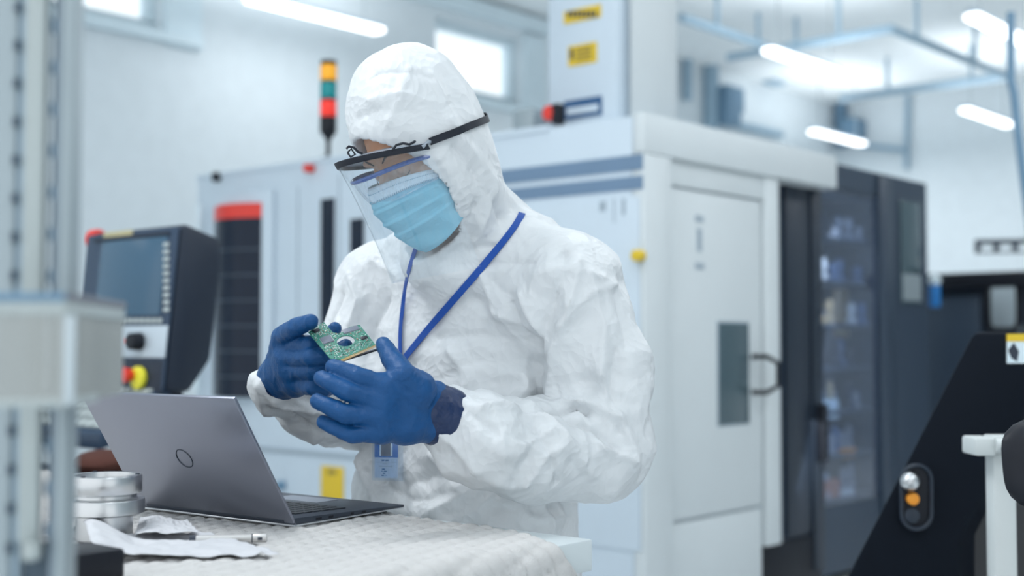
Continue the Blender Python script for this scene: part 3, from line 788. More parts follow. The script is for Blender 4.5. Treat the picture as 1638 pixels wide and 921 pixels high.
tk, zk = pf(207, 545)
MB().tube([fp(tk, zk, .014), fp(tk, zk, .022)], .006, 12).build('small_button', M['red'], cp)
pbox('key_pad', 180, 576, 262, 640, M['panel_side'], .004, .010)
tk, zk = pf(230, 604)
MB().tube([fp(tk, zk, .01), fp(tk, zk, .03)], .036, 24).build('stop_collar', mat('collar_yellow', (.80, .75, .05), .4), cp, .004)
tk, zk = pf(224, 599)
MB().tube([fp(tk, zk, .03), fp(tk, zk, .065)], [.018, .026], 24).build('stop_knob', M['red'], cp, .004)
tk, zk = pf(143, 382)
MB().tube([(.03, tk - .01, zk), (.03, tk + .03, zk)], .035, 20).build('side_stop_knob', M['red'], cp, .005)
tk, zk = pf(130, 440)
MB().box(.02, .05, tk - .0, tk + .02, zk - .06, zk + .04).build('side_tag', M['yellow'], cp, .003)
# keyboard desk below, sloping to the operator
dz0 = P(150, 640, 3.8).z
dk_ = MB().prism([(-.02, .02, zb_ + .02), (-.26, .02, zb_ - .12), (-.26, .02, zb_ - .17), (-.0, .02, zb_ - .10)], (0, t1_ + .12, 0)).build('key_desk', M['panel'], cp, .008)
nrm = Vector((-.14, 0, .24)).normalized(); e1 = Vector((-.24, 0, -.14)).normalized()
kk = MB()
for r in range(5):
    for c_ in range(11):
        o_ = Vector((-.02, .05 + c_ * (t1_ + .04) / 11, zb_ + .02)) + e1 * (.03 + r * .047)
        w_ = (t1_ + .04) / 11 * .8
        kk.prism([o_, o_ + Vector((0, w_, 0)), o_ + Vector((0, w_, 0)) + e1 * .038, o_ + e1 * .038], nrm * .008)
kk.build('keys', M['alu_light'], dk_)['kind'] = 'stuff'
bx('arm', M['panel_side'], cp, .03, .10, .12, .2, .3, zb_ + .1, .01)
bx('floor_plate', M['panel_side'], cp, -.1, .3, -.1, .5, 0, .3, .02)
# red-brown cloth behind the flange and a dark tray
Yt = 3.4
tr = empty('tool_trolley', Vector((P(150, 800, Yt).x, Yt, 0)), ROT, 'low dark trolley behind the workbench, between the bench and the control panel', 'trolley')
zt3 = P(150, 762, Yt).z
bx('tray', M['panel_side'], tr, -.25, .12, -.12, .8, zt3 - .06, zt3, .01)
bx('cabinet', M['dark'], tr, -.2, .10, -.10, .78, .1, zt3 - .06, .01)
for x in (-.15, .06):
    for y in (-.05, .7): MB().sphere((x, y, .05), .05, 12, 8).build('caster', M['black'], tr, smooth=True)
rb = MB().sphere((0, 0, .05), (.08, .11, .035), 20, 12).build('red_brown_rag', mat('rag_rust', (.07, .022, .015), .9, bump=.6, bscale=40), None, smooth=True)
rb.location = Vector((P(165, 750, Yt).x, Yt, zt3 - .014)); tag(rb, 'heap of red-brown rag on the trolley behind the steel flange', 'rag')
for px in (98, 215):
    q_ = P(px, 755, Yt - .1); ob = MB().lathe([(.02, 0), (.02, .05), (.012, .06), (.012, .08)], n=16).build('steel_pin', M['steel'], None, smooth=True)
    ob.location = Vector((q_.x, q_.y, zt3)); tag(ob, 'small steel pin on the trolley, %s of the red-brown rag' % ('left' if px < 150 else 'right'), 'pin')

# ------------------------------------------------------------------ aluminium rack with mesh tray, close on the left
Yf = 1.0
rk0 = P(50, 460, Yf); rk0.z = 0
rack = empty('profile_rack', rk0, 0, 'tall aluminium profile rack at the left edge, close and blurred', 'rack')
fx = lambda px, Y=Yf: P(px, 460, Y).x - rk0.x
HR = 2.3
pr = bx('profile', M['alu'], rack, fx(-30), fx(21), 0, .04, 0, HR, .002)
z = .1; k = 0
M['slot'] = mat('slot_dark', (.06, .09, .12), .6)
while z < 1.75:
    bx('slot', M['slot'], pr, fx(17), fx(24.5), -.0015, .006, z, z + .008)
    z += 62 / FPX * Yf
rz = lambda py, Y=Yf: P(50, py, Y).z
bx('channel', mat('channel_blue', (.36, .46, .54), .45, .3), rack, fx(21), fx(33), .004, .03, 0, HR, .001)
bx('flat_panel', M['alu_light'], rack, fx(33), fx(66), .0, .012, rz(868), HR, .002)
bx('flat_panel', M['alu_light'], rack, fx(5), fx(55), .01, .022, 0, rz(868) - .003, .002)
bx('dark_gap', M['slot'], rack, fx(66), fx(84), .02, .03, 0, HR)
z = .9
while z < 1.75:
    bx('cross_pin', M['pipe2'], rack, fx(66), fx(84), .012, .02, z, z + .012, .002); z += .033
bx('channel', mat('channel_grey', (.25, .31, .36), .45, .3), rack, fx(84), fx(93), .0, .03, 0, HR, .001)
bx('edge_profile', M['alu'], rack, fx(93), fx(108), .0, .03, 0, HR, .002)
bx('bracket', M['alu_light'], rack, fx(50), fx(76), -.015, .0, rz(893), rz(862), .003)
bx('lower_block', M['slot'], rack, fx(36), fx(92), .006, .03, rz(1000), rz(872), .003)
# perforated mesh tray hung on the rack
zt4 = P(100, 470, .95).z; zb4 = P(100, 645, .95).z
c0 = P(105, 480, .93); c1 = P(197, 480, 1.14); cL = P(-25, 480, .93)
tray = empty('mesh_tray', Vector((c0.x, c0.y, zb4)), 0, 'grey wire mesh tray fixed to the aluminium rack, blurred in front of the laptop', 'tray')
o_ = Vector((c0.x, c0.y, zb4)); H4 = zt4 - zb4
M['wire'] = mat('wire_grey', (.42, .44, .43), .5, .3)
def meshpanel(name, p0_, p1_, pitch=.0036, r=.00065):
    mbx = MB(); d = p1_ - p0_; Ld = d.length; dn = d.normalized(); nn = Vector((-dn.y, dn.x, 0))
    k = pitch / 2
    while k < Ld:
        b0 = p0_ + dn * k
        mbx.prism([b0 - dn * r - nn * r, b0 + dn * r - nn * r, b0 + dn * r + nn * r, b0 - dn * r + nn * r], (0, 0, H4 - .004)); k += pitch
    z = pitch / 2
    while z < H4 - .004:
        b0 = p0_ + Vector((0, 0, z))
        mbx.prism([b0 - nn * r * 1.1 - Vector((0, 0, r)), b0 + nn * r * 1.1 - Vector((0, 0, r)), b0 + nn * r * 1.1 + Vector((0, 0, r)), b0 - nn * r * 1.1 + Vector((0, 0, r))], d); z += pitch
    o = mbx.build(name, M['wire'], tray); o['kind'] = 'stuff'; return o
A4 = cL - o_; A4.z = 0; B4 = Vector((0, 0, 0)); C4 = c1 - o_; C4.z = 0
meshpanel('front_mesh', A4, B4, .0032, .00085); meshpanel('side_mesh', B4, C4, .0036, .0006)
D4 = A4 + (C4 - B4)
def bar(name, p, q, w_, h0, h1, m=None):
    d = (q - p).normalized(); nn = Vector((-d.y, d.x, 0)) * w_
    return MB().prism([p - nn + Vector((0, 0, h0)), q - nn + Vector((0, 0, h0)), q + nn + Vector((0, 0, h0)), p + nn + Vector((0, 0, h0))], (0, 0, h1 - h0)).build(name, m or M['alu_light'], tray, .001)
bar('rim', A4, B4 + Vector((.001, 0, 0)), .002, H4 - .016, H4 - .006); bar('rim', B4, C4, .002, H4 - .016, H4 - .006)
bar('rim_cap', A4, B4, .003, H4 - .006, H4, M['pipe2']); bar('rim_cap', B4, C4, .003, H4 - .006, H4, mat('rim_brown', (.18, .19, .22), .5))
bar('lower_rim', A4, B4, .002, -.002, .004); bar('lower_rim', B4, C4 * .5, .002, -.002, .004)
bx('corner_post', mat('post_pale', (.55, .62, .66), .5), tray, -.001, .006, -.001, .006, 0, H4 - .016, .001)
bx('back_plate', M['alu'], tray, A4.x, fx(66) + rk0.x - o_.x, .045, .05, 0, H4 - .02)
# teal sign behind the rack
q_ = P(113, 316, 1.045) - rk0
tg = MB().box(-.004, .003, -.010, .002, -.017, .017).build('teal_tag', mat('teal_paint', (.02, .32, .33), .5), rack, .001)
tg.location = q_

# ------------------------------------------------------------------ the worker: distance fields -> meshes
def arr(v): return np.array([v[0], v[1], v[2]], dtype=np.float32)
class G:
    """grid of points, distance fields evaluated on it"""
    def __init__(s, xs, ys, zs):
        s.xs, s.ys, s.zs = [np.asarray(t, dtype=np.float32) for t in (xs, ys, zs)]
        s.X = s.xs[:, None, None]; s.Y = s.ys[None, :, None]; s.Z = s.zs[None, None, :]
def seg_sd(g, a, b, ra, rb):
    a = arr(a); b = arr(b); d = b - a; L2_ = float(d @ d)
    t = ((g.X - a[0]) * d[0] + (g.Y - a[1]) * d[1] + (g.Z - a[2]) * d[2]) / L2_
    t = np.clip(t, 0, 1)
    return np.sqrt((g.X - a[0] - t * d[0]) ** 2 + (g.Y - a[1] - t * d[1]) ** 2 + (g.Z - a[2] - t * d[2]) ** 2) - (ra + (rb - ra) * t)
def ell_sd(g, c, axes, r):
    c = arr(c); k0 = 0; k1 = 0
    for ax_, rr_ in zip(axes, r):
        q = (g.X - c[0]) * ax_[0] + (g.Y - c[1]) * ax_[1] + (g.Z - c[2]) * ax_[2]
        k0 = k0 + (q / rr_) ** 2; k1 = k1 + (q / (rr_ * rr_)) ** 2
    k0 = np.sqrt(k0); k1 = np.sqrt(k1) + 1e-6
    return k0 * (k0 - 1) / k1
def smin(a, b, k):
    h = np.clip(.5 + .5 * (b - a) / k, 0, 1)
    return b + (a - b) * h - k * h * (1 - h)
def smax(a, b, k): return -smin(-a, -b, k)
def chain(g, pts, rs, k=.01):
    o = None
    for i in range(len(pts) - 1):
        d = seg_sd(g, pts[i], pts[i + 1], rs[i], rs[i + 1]); o = d if o is None else np.minimum(o, d)
    return o
def nets(F, g):
    """surface nets on a rectilinear grid"""
    S = F < 0; nx_, ny_, nz_ = F.shape
    c = S[:-1, :-1, :-1].astype(np.int8)
    tot = np.zeros((nx_ - 1, ny_ - 1, nz_ - 1), np.int8)
    for i in (0, 1):
        for j in (0, 1):
            for k in (0, 1): tot += S[i:nx_ - 1 + i, j:ny_ - 1 + j, k:nz_ - 1 + k]
    I, J, Kk = np.nonzero((tot > 0) & (tot < 8))
    pos = np.zeros((len(I), 3)); cnt = np.zeros(len(I))
    corners = [(i, j, k) for i in (0, 1) for j in (0, 1) for k in (0, 1)]
    for a_ in corners:
        for ax_ in range(3):
            if a_[ax_]: continue
            b_ = list(a_); b_[ax_] = 1
            fa = F[I + a_[0], J + a_[1], Kk + a_[2]]; fb = F[I + b_[0], J + b_[1], Kk + b_[2]]
            m = (fa < 0) != (fb < 0); t = np.where(m, fa / np.where(m, fa - fb, 1), 0)
            pa = np.stack([g.xs[I + a_[0]], g.ys[J + a_[1]], g.zs[Kk + a_[2]]], 1); pb_ = np.stack([g.xs[I + b_[0]], g.ys[J + b_[1]], g.zs[Kk + b_[2]]], 1)
            pos += np.where(m[:, None], pa + (pb_ - pa) * t[:, None], 0); cnt += m
    pos /= cnt[:, None]
    idm = -np.ones(tot.shape, np.int64); idm[I, J, Kk] = np.arange(len(I))
    faces = []
    for ax_ in range(3):
        sl0 = [slice(None)] * 3; sl1 = [slice(None)] * 3; sl0[ax_] = slice(0, -1); sl1[ax_] = slice(1, None)
        ch_ = S[tuple(sl0)] != S[tuple(sl1)]
        i, j, k = np.nonzero(ch_)
        o1, o2 = [(1, 2), (2, 0), (0, 1)][ax_]
        cc = np.stack([i, j, k], 1); shp = np.array(F.shape)
        ok = (cc[:, o1] > 0) & (cc[:, o2] > 0) & (cc[:, o1] < shp[o1] - 1) & (cc[:, o2] < shp[o2] - 1)
        cc = cc[ok]; ins = S[cc[:, 0], cc[:, 1], cc[:, 2]]
        def cell(d1, d2):
            q = cc.copy(); q[:, o1] -= d1; q[:, o2] -= d2; return idm[q[:, 0], q[:, 1], q[:, 2]]
        f = np.stack([cell(1, 1), cell(0, 1), cell(0, 0), cell(1, 0)], 1)
        f[~ins] = f[~ins][:, ::-1]
        faces.append(f)
    return pos, np.concatenate(faces)
def vnorm(v, f):
    n = np.cross(v[f[:, 2]] - v[f[:, 0]], v[f[:, 3]] - v[f[:, 1]])
    o = np.zeros_like(v)
    for k in range(4): 
        for c in range(3): o[:, c] += np.bincount(f[:, k], n[:, c], len(v))
    return o / (np.linalg.norm(o, axis=1)[:, None] + 1e-12)
def relax(v, f, n=1, lam=.5):
    e = np.concatenate([f[:, [0, 1]], f[:, [1, 2]], f[:, [2, 3]], f[:, [3, 0]]])
    e = np.concatenate([e, e[:, ::-1]])
    deg = np.bincount(e[:, 0], minlength=len(v)).astype(float)
    for _ in range(n):
        a_ = np.stack([np.bincount(e[:, 0], v[e[:, 1], c], len(v)) for c in range(3)], 1) / np.maximum(deg, 1)[:, None]
        v = v + (a_ - v) * lam
    return v
def bvh(v, f): return BVHTree.FromPolygons([tuple(p) for p in v], [tuple(int(i) for i in q) for q in f])
def cast(tree, px, py):
    r = ray(px, py).normalized()
    h = tree.ray_cast(CAM, r)
    return (h[0], h[1]) if h[0] is not None else (None, None)

# ---- frames
PHI = math.radians(40)                          # the torso faces left of the camera
tF = Vector((-math.sin(PHI), -math.cos(PHI), 0)); tLf = Vector((math.cos(PHI), -math.sin(PHI), 0)); tU = Vector((0, 0, 1))
PSI = math.radians(50); PIT = math.radians(33); ROL = math.radians(4)
hF = Vector((-math.sin(PSI) * math.cos(PIT), -math.cos(PSI) * math.cos(PIT), -math.sin(PIT)))
U0 = Vector((-math.sin(PSI) * math.sin(PIT), -math.cos(PSI) * math.sin(PIT), math.cos(PIT))); L0 = Vector((math.cos(PSI), -math.sin(PSI), 0))
hU = U0 * math.cos(ROL) - L0 * math.sin(ROL); hL = L0 * math.cos(ROL) + U0 * math.sin(ROL)
HC = P(684, 238, 2.10); HS = 1.06
def H(l, f, u): return HC + (hL * l + hF * f + hU * u) * HS
AX = (hL, hF, hU)

sh_l = P(915, 452, 2.13); el_l = P(950, 728, 2.11); wr_l = P(702, 660, 1.945)
sh_r = P(607, 455, 2.38); el_r = P(578, 668, 2.31); wr_r = P(450, 612, 2.10)

# ---- body (skin): head, neck, torso, limbs in one continuous surface
def head_field(g):
    sc_ = HS
    def E(c, r): return ell_sd(g, H(*c), AX, [x * sc_ for x in r])
    def B(c, r): return seg_sd(g, H(*c), H(c[0], c[1] + .0005, c[2]), r * sc_, r * sc_)
    d = E((0, .000, .035), (.070, .088, .086))
    d = smin(d, E((0, .028, -.030), (.052, .060, .085)), .03)
    d = smin(d, E((0, .035, -.085), (.044, .046, .034)), .03)
    d = smin(d, B((0, .068, -.103), .019), .02)
    for s in (-1, 1):
        d = smin(d, E((s * .033, .055, -.025), (.026, .030, .024)), .02)
        d = smin(d, E((s * .071, -.012, -.012), (.008, .02, .033)), .008)
        d = smin(d, E((s * .028, .079, .026), (.026, .013, .008)), .012)
        d = smax(d, -E((s * .031, .100, .004), (.017, .016, .012)), .012)
        d = smin(d, B((s * .031, .0735, .002), .0135), .003)
    d = smin(d, seg_sd(g, H(0, .086, .012), H(0, .110, -.030), .008 * sc_, .0125 * sc_), .012)
    for s in (-1, 1): d = smin(d, B((s * .012, .101, -.034), .0085), .006)
    d = smin(d, E((0, .083, -.062), (.024, .014, .011)), .01)
    return d
def torso_field(g, off=0.0):
    #        z     px   a     b
    rows = [(1.475, 764, .095, .085), (1.43, 766, .150, .105), (1.37, 768, .190, .125), (1.27, 766, .200, .142), (1.12, 755, .200, .148), (1.00, 745, .206, .155), (.90, 740, .212, .160), (.78, 740, .215, .162), (.70, 745, .205, .155)]
    zz = np.array([r[0] for r in rows][::-1]); ca = np.array([r[2] for r in rows][::-1]) - off; cb_ = np.array([r[3] for r in rows][::-1]) - off
    cxs = np.array([(r[1] - 819) / FPX * 2.28 for r in rows][::-1])
    Z = g.Z; zc_ = np.clip(Z, zz[0], zz[-1])
    a = np.interp(zc_, zz, ca).astype(np.float32); b = np.interp(zc_, zz, cb_).astype(np.float32); cx_ = np.interp(zc_, zz, cxs).astype(np.float32)
    cy_ = 2.29
    l = (g.X - cx_) * tLf.x + (g.Y - cy_) * tLf.y; f = (g.X - cx_) * tF.x + (g.Y - cy_) * tF.y
    k0 = (np.abs(l / a) ** 2.4 + np.abs(f / b) ** 2.4) ** (1 / 2.4)
    d = (k0 - 1) * np.minimum(a, b)
    dz_ = np.maximum(np.maximum(Z - (zz[-1] - off * .5), zz[0] - Z), -1.0)
    return smax(d, dz_, .05)
HIPC = Vector(((750 - 819) / FPX * 2.28, 2.29, .80))
def legs_field(g, off=0.0):
    d = None
    for s in (-1, 1):
        h = HIPC + tLf * (s * .09); k = HIPC + tLf * (s * .10) + tF * .03; k.z = .48; an = HIPC + tLf * (s * .11); an.z = .10
        q = smin(seg_sd(g, h, k, .105 - off, .085 - off), seg_sd(g, k, an, .085 - off, .065 - off), .03)
        ft_ = an + Vector((0, 0, -.045)); q = smin(q, seg_sd(g, ft_, ft_ + tF * .15, .05 - off * .5, .042 - off * .5), .03)
        d = q if d is None else smin(d, q, .02)
    return d
def body_field(g):
    d = head_field(g)
    d = smin(d, seg_sd(g, H(0, -.03, -.07), P(762, 400, 2.28), .056, .06), .03)
    t = torso_field(g, .03)
    for s_, e_, w_ in ((sh_l, el_l, wr_l), (sh_r, el_r, wr_r)):
        t = smin(t, seg_sd(g, s_, e_, .05, .042), .04); t = smin(t, seg_sd(g, e_, w_, .04, .028), .015)
    t = smin(t, legs_field(g, .03), .05)
    return smin(d, t, .03)
def zgrid(z0, zm, z1, hc, hf): return np.concatenate([np.arange(z0, zm, hc), np.arange(zm, z1, hf)])
M['skin'] = mat('skin', (.50, .27, .17), .5, var=.10, vscale=40, bump=.1, bscale=300)
ms = M['skin'].node_tree.nodes['Principled BSDF']; sock(ms, ['Subsurface Weight'], .15); ms.inputs['Subsurface Radius'].default_value = (.01, .004, .002)
gb = G(np.arange(-.48, .36, .008), np.arange(1.78, 2.72, .008), zgrid(-.03, 1.30, 1.72, .02, .003))
FEET = Vector((HIPC.x, HIPC.y, 0))
# head at fine steps, the rest coarse: two grids, cut at the neck and welded by the coarse field
gh = G(np.arange(-.34, .12, .0028), np.arange(1.86, 2.36, .0028), np.arange(1.28, 1.76, .0028))
g1_ = G(np.arange(-.48, .36, .009), np.arange(1.78, 2.72, .009), np.arange(-.03, 1.43, .014))
vb, fb_ = nets(body_field(G(np.concatenate([np.arange(-.48, -.30, .012), np.arange(-.30, .0, .003), np.arange(.0, .36, .012)]),
    np.concatenate([np.arange(1.80, 1.90, .012), np.arange(1.90, 2.26, .003), np.arange(2.26, 2.70, .012)]),
    zgrid(-.03, 1.36, 1.76, .014, .003))), G(np.concatenate([np.arange(-.48, -.30, .012), np.arange(-.30, .0, .003), np.arange(.0, .36, .012)]),
    np.concatenate([np.arange(1.80, 1.90, .012), np.arange(1.90, 2.26, .003), np.arange(2.26, 2.70, .012)]),
    zgrid(-.03, 1.36, 1.76, .014, .003)))
person = raw('person', vb, fb_, M['skin'], off=FEET); person.location = FEET
tag(person, 'person in a white hooded coverall and clear face shield, bent over a circuit board', 'person')

# ---- coverall
def hood_outer(g):
    d = ell_sd(g, H(0, .002, .045), AX, (.094, .108, .110))
    d = smin(d, ell_sd(g, P(652, 152, 2.11), (Vector((1, 0, 0)), Vector((0, 1, 0)), tU), (.080, .085, .080)), .05)
    d = smin(d, ell_sd(g, H(0, .005, -.05), AX, (.086, .080, .10)), .04)
    d = smin(d, seg_sd(g, H(0, -.015, .0), P(744, 390, 2.25), .085, .098), .05)
    d = smin(d, seg_sd(g, P(690, 410, 2.15), P(735, 440, 2.18), .050, .058), .04)      # collar under the chin
    return d
def opening(g):
    """elliptic tube through the face: where the hood is open"""
    c = arr(H(-.010, 0, -.032)); 
    l = (g.X - c[0]) * hL.x + (g.Y - c[1]) * hL.y + (g.Z - c[2]) * hL.z
    f = (g.X - c[0]) * hF.x + (g.Y - c[1]) * hF.y + (g.Z - c[2]) * hF.z
    u = (g.X - c[0]) * hU.x + (g.Y - c[1]) * hU.y + (g.Z - c[2]) * hU.z
    a = .077 * HS; b = np.where(u > 0, .100, .108) * HS
    k0 = np.sqrt((l / a) ** 2 + (u / b) ** 2)
    return np.maximum((k0 - 1) * .08, .010 - f)
def coverall_field(g):
    h = hood_outer(g)
    t = torso_field(g)
    t = smin(t, seg_sd(g, P(762, 400, 2.28), sh_l + Vector((-.03, 0, -.01)), .10, .082), .05)
    t = smin(t, seg_sd(g, P(762, 405, 2.28), sh_r + Vector((.02, 0, -.005)), .10, .075), .05)
    # sleeves
    t = smin(t, seg_sd(g, sh_l, P(955, 590, 2.12), .088, .084), .035)
    al_ = seg_sd(g, P(955, 590, 2.12), P(958, 722, 2.11), .084, .078)
    al_ = smin(al_, seg_sd(g, P(958, 722, 2.11), P(850, 722, 2.04), .078, .074), .02)
    al_ = smin(al_, seg_sd(g, P(850, 722, 2.04), P(765, 700, 1.985), .074, .066), .02)
    al_ = smin(al_, seg_sd(g, P(765, 700, 1.985), P(728, 672, 1.96), .064, .047), .02)
    t = smin(t, al_, .016)
    t = smin(t, seg_sd(g, sh_r, P(575, 560, 2.36), .078, .074), .035)
    ar_ = seg_sd(g, P(575, 560, 2.36), P(560, 645, 2.30), .074, .072)
    ar_ = smin(ar_, seg_sd(g, P(560, 645, 2.30), P(505, 640, 2.2), .072, .070), .02)
    ar_ = smin(ar_, seg_sd(g, P(505, 640, 2.2), P(448, 622, 2.13), .066, .047), .02)
    t = smin(t, ar_, .016)
    t = smin(t, legs_field(g), .06)
    d = smin(h, t, .045)
    return smax(d, -opening(g), .004)
gc = G(np.arange(-.47, .285, .0040), np.arange(1.85, 2.58, .0042), zgrid(-.02, .86, 1.78, .016, .0040))
vc, fc = nets(coverall_field(gc), gc)
vc = relax(vc, fc, 2, .5)
print('coverall verts', len(vc))
n0 = vnorm(vc, fc); T0 = bvh(vc, fc)
def ridge(p, seed, oct=2):
    o = 0; a = 1; s = 1
    for k in range(oct):
        wv = vnoise(p * s * .7 + 3.1, seed + 50 + k)[:, None] * .45
        o = o + a * (1 - 2.2 * np.abs(vnoise(p * s + wv + 5.7 * k, seed + k))); a *= .5; s *= 2.1
    return o
# weights: sleeves folded more than hood and shoulders
pj = vc
def segd(p, a, b):
    a = np.array(a); b = np.array(b); d = b - a; t = np.clip(((p - a) @ d) / (d @ d), 0, 1)
    return np.linalg.norm(p - a - t[:, None] * d, axis=1), t
dl1, _ = segd(pj, P(965, 640, 2.12), P(760, 700, 1.985)); dr1, _ = segd(pj, P(560, 640, 2.3), P(455, 622, 2.12))
wa = np.exp(-(np.minimum(dl1, dr1) / .11) ** 2)
hoodw = np.clip((vc[:, 2] - 1.46) / .06, 0, 1)
big = ridge(vc * np.array([8, 8, 5]), 1, 1); med = ridge(vc * 17 + 3, 5, 1)
disp = .0045 * big * (1 - .7 * hoodw) + .0012 * med * (.35 + 1.2 * wa) * (1 - .3 * hoodw) - .001
# straight sharp creases of the stiff laminate, scattered
rs = np.random.RandomState(12)
up = np.nonzero(vc[:, 2] > .84)[0]
wts = .35 + 1.3 * wa[up] + .25 * hoodw[up]; wts /= wts.sum()
for k in range(800):
    i = rs.choice(up, p=wts); c_ = vc[i]; n_ = n0[i]; hd = hoodw[i]
    t_ = rs.normal(size=3) * (1, 1, 1.6); t_ -= n_ * (t_ @ n_); t_ /= np.linalg.norm(t_); b2 = np.cross(n_, t_)
    Lk = rs.uniform(.02, .085); wk = rs.uniform(.008, .030); am = rs.choice([-1, 1]) * rs.uniform(.25, 1) * wk * (.37 - .24 * hd)
    near = np.nonzero(np.abs(vc - c_).max(1) < Lk + .05)[0]
    q = vc[near] - c_; u1 = q @ t_; u2 = q @ b2 + .25 * u1 * u1 / Lk; u3 = q @ n_
    prof = np.exp(-(np.abs(u2) / wk) * 1.3) * np.clip(1 - np.abs(u1 / Lk) ** 2.2, 0, 1) * np.exp(-(u3 / .05) ** 4)
    disp[near] += am * prof
# the opening edge is gathered on elastic
op = opening(G(vc[:, 0], vc[:, 1], vc[:, 2]).__class__.__new__(G)) if False else None
class PG:                                       # field evaluation at loose points
    def __init__(s, p): s.X, s.Y, s.Z = p[:, 0].astype(np.float32), p[:, 1].astype(np.float32), p[:, 2].astype(np.float32)
po = opening(PG(vc)); edge = np.exp(-((po - .004) / .012) ** 2)
q_ = (vc - np.array(H(-.010, 0, -.032))); th = np.arctan2(q_ @ np.array(hL), q_ @ np.array(hU))
disp = disp * (1 - edge) + edge * (.0006 * np.sin(th * 40) + .0004 * np.sin(th * 83 + 1))
# named folds, traced where they run on the cloth: (path in the photo, width m, depth m; + ridge, - valley)
folds = [
 ([(905, 405), (893, 470), (872, 545), (866, 600), (874, 630)], .013, -.009), ([(925, 420), (912, 480), (890, 560), (884, 610)], .011, .008),
 ([(880, 655), (915, 650), (940, 660)], .008, -.013), ([(905, 668), (950, 690), (985, 720)], .009, -.009), ([(900, 645), (935, 640), (985, 665)], .010, .009),
 ([(925, 660), (960, 715), (1010, 735)], .010, .009), ([(870, 665), (900, 700), (945, 760)], .010, .007), ([(860, 690), (880, 735), (890, 770)], .009, -.007),
 ([(765, 655), (800, 650), (860, 662)], .010, .007), ([(720, 640), (760, 668), (800, 700), (840, 705)], .009, -.006), ([(800, 700), (835, 712), (880, 690)], .009, .007),
 ([(705, 690), (760, 745), (820, 770)], .010, .005), ([(840, 770), (870, 730), (895, 715)], .008, .006), ([(960, 600), (985, 660), (1010, 725)], .012, .008), ([(985, 560), (975, 620), (990, 690)], .009, -.007),
 ([(940, 440), (965, 520), (960, 600)], .013, .007), ([(985, 470), (1000, 540), (990, 600)], .012, -.005), ([(900, 520), (940, 470), (985, 455)], .012, .006),
 ([(820, 485), (845, 530), (870, 560)], .013, -.008), ([(835, 470), (865, 520), (880, 560)], .010, .007), ([(720, 560), (740, 590), (830, 600)], .014, .004), ([(700, 540), (770, 535), (850, 545)], .014, -.004),
 ([(770, 440), (790, 500), (850, 520)], .012, .004), ([(735, 425), (790, 418), (850, 420)], .010, -.004), ([(860, 440), (900, 430), (960, 445)], .012, .005),
 ([(655, 405), (720, 405), (790, 392)], .007, -.006), ([(760, 330), (745, 365), (715, 385)], .010, -.014), ([(790, 300), (770, 350), (755, 385)], .010, .006),
 ([(700, 255), (745, 320), (770, 370)], .012, .005), ([(730, 235), (775, 300), (800, 350)], .010, -.006), ([(690, 120), (720, 180), (745, 240)], .009, .0035), ([(655, 110), (640, 160), (620, 200)], .008, .003), ([(600, 120), (640, 115), (690, 125)], .008, -.003), ([(590, 160), (640, 150), (690, 165)], .008, .003), ([(570, 190), (600, 175), (660, 180)], .007, -.003), ([(720, 190), (745, 230), (790, 290)], .009, .004),
 ([(560, 440), (575, 480), (560, 520)], .012, .007), ([(600, 420), (640, 440), (650, 500)], .012, .005), ([(545, 470), (530, 510), (520, 540)], .012, -.008), ([(620, 480), (600, 520), (590, 560)], .012, -.006),
 ([(420, 620), (450, 650), (500, 660)], .008, .007), ([(430, 650), (480, 680), (540, 690)], .009, -.007), ([(470, 640), (520, 665), (570, 665)], .009, .006), ([(415, 590), (425, 630), (455, 660)], .007, -.006), ([(445, 685), (500, 705), (550, 700)], .008, .005),
 ([(690, 730), (740, 790), (690, 815)], .012, .006), ([(800, 800), (860, 830), (900, 825)], .012, .005), ([(700, 790), (800, 815), (880, 812)], .012, -.006), ([(580, 740), (590, 780), (600, 810)], .010, .005), ([(620, 780), (650, 800), (700, 800)], .010, -.004), ([(900, 800), (915, 825), (905, 850)], .010, -.006), ([(870, 805), (880, 835), (880, 850)], .009, .005)]
for path, wd, dp in folds:
    pts = [cast(T0, *q)[0] for q in path]; pts = [p for p in pts if p is not None]
    if len(pts) < 2: continue
    best = np.full(len(vc), 9.0)
    for i in range(len(pts) - 1):
        if (pts[i] - pts[i + 1]).length > .25: continue
        d_, _ = segd(vc, pts[i], pts[i + 1]); best = np.minimum(best, d_)
    x = best / (wd * .85)
    disp += dp * 1.8 * np.exp(-np.abs(x) * 1.1) * (best < .2) * (1 - edge)
lowz = np.clip((vc[:, 2] - .80) / .08, 0, 1); disp *= .25 + .75 * lowz
# nothing pushes into the openings for the hands
vc2 = vc + n0 * disp[:, None]
vc2 = relax(vc2, fc, 1, .1)
T1 = bvh(vc2, fc)
# cloth: sheer white laminate with fine crumple relief
M['suit'] = mat('coverall_cloth', (.69, .715, .735), .42, var=0, spec=.4)
nt = M['suit'].node_tree; b_ = nt.nodes['Principled BSDF']; tc = nt.nodes.new('ShaderNodeTexCoord')
wn = nt.nodes.new('ShaderNodeTexNoise'); wn.inputs['Scale'].default_value = 9; wn.inputs['Detail'].default_value = 2
mixv = nt.nodes.new('ShaderNodeVectorMath'); mixv.operation = 'MULTIPLY_ADD'; mixv.inputs[1].default_value = (.08, .08, .08)
nt.links.new(tc.outputs['Object'], wn.inputs['Vector']); nt.links.new(wn.outputs['Color'], mixv.inputs[0]); nt.links.new(tc.outputs['Object'], mixv.inputs[2])
vo = nt.nodes.new('ShaderNodeTexVoronoi'); vo.feature = 'F1'; vo.inputs['Scale'].default_value = 15
vo2 = nt.nodes.new('ShaderNodeTexVoronoi'); vo2.feature = 'F1'; vo2.inputs['Scale'].default_value = 70
nt.links.new(mixv.outputs[0], vo.inputs['Vector']); nt.links.new(mixv.outputs[0], vo2.inputs['Vector'])
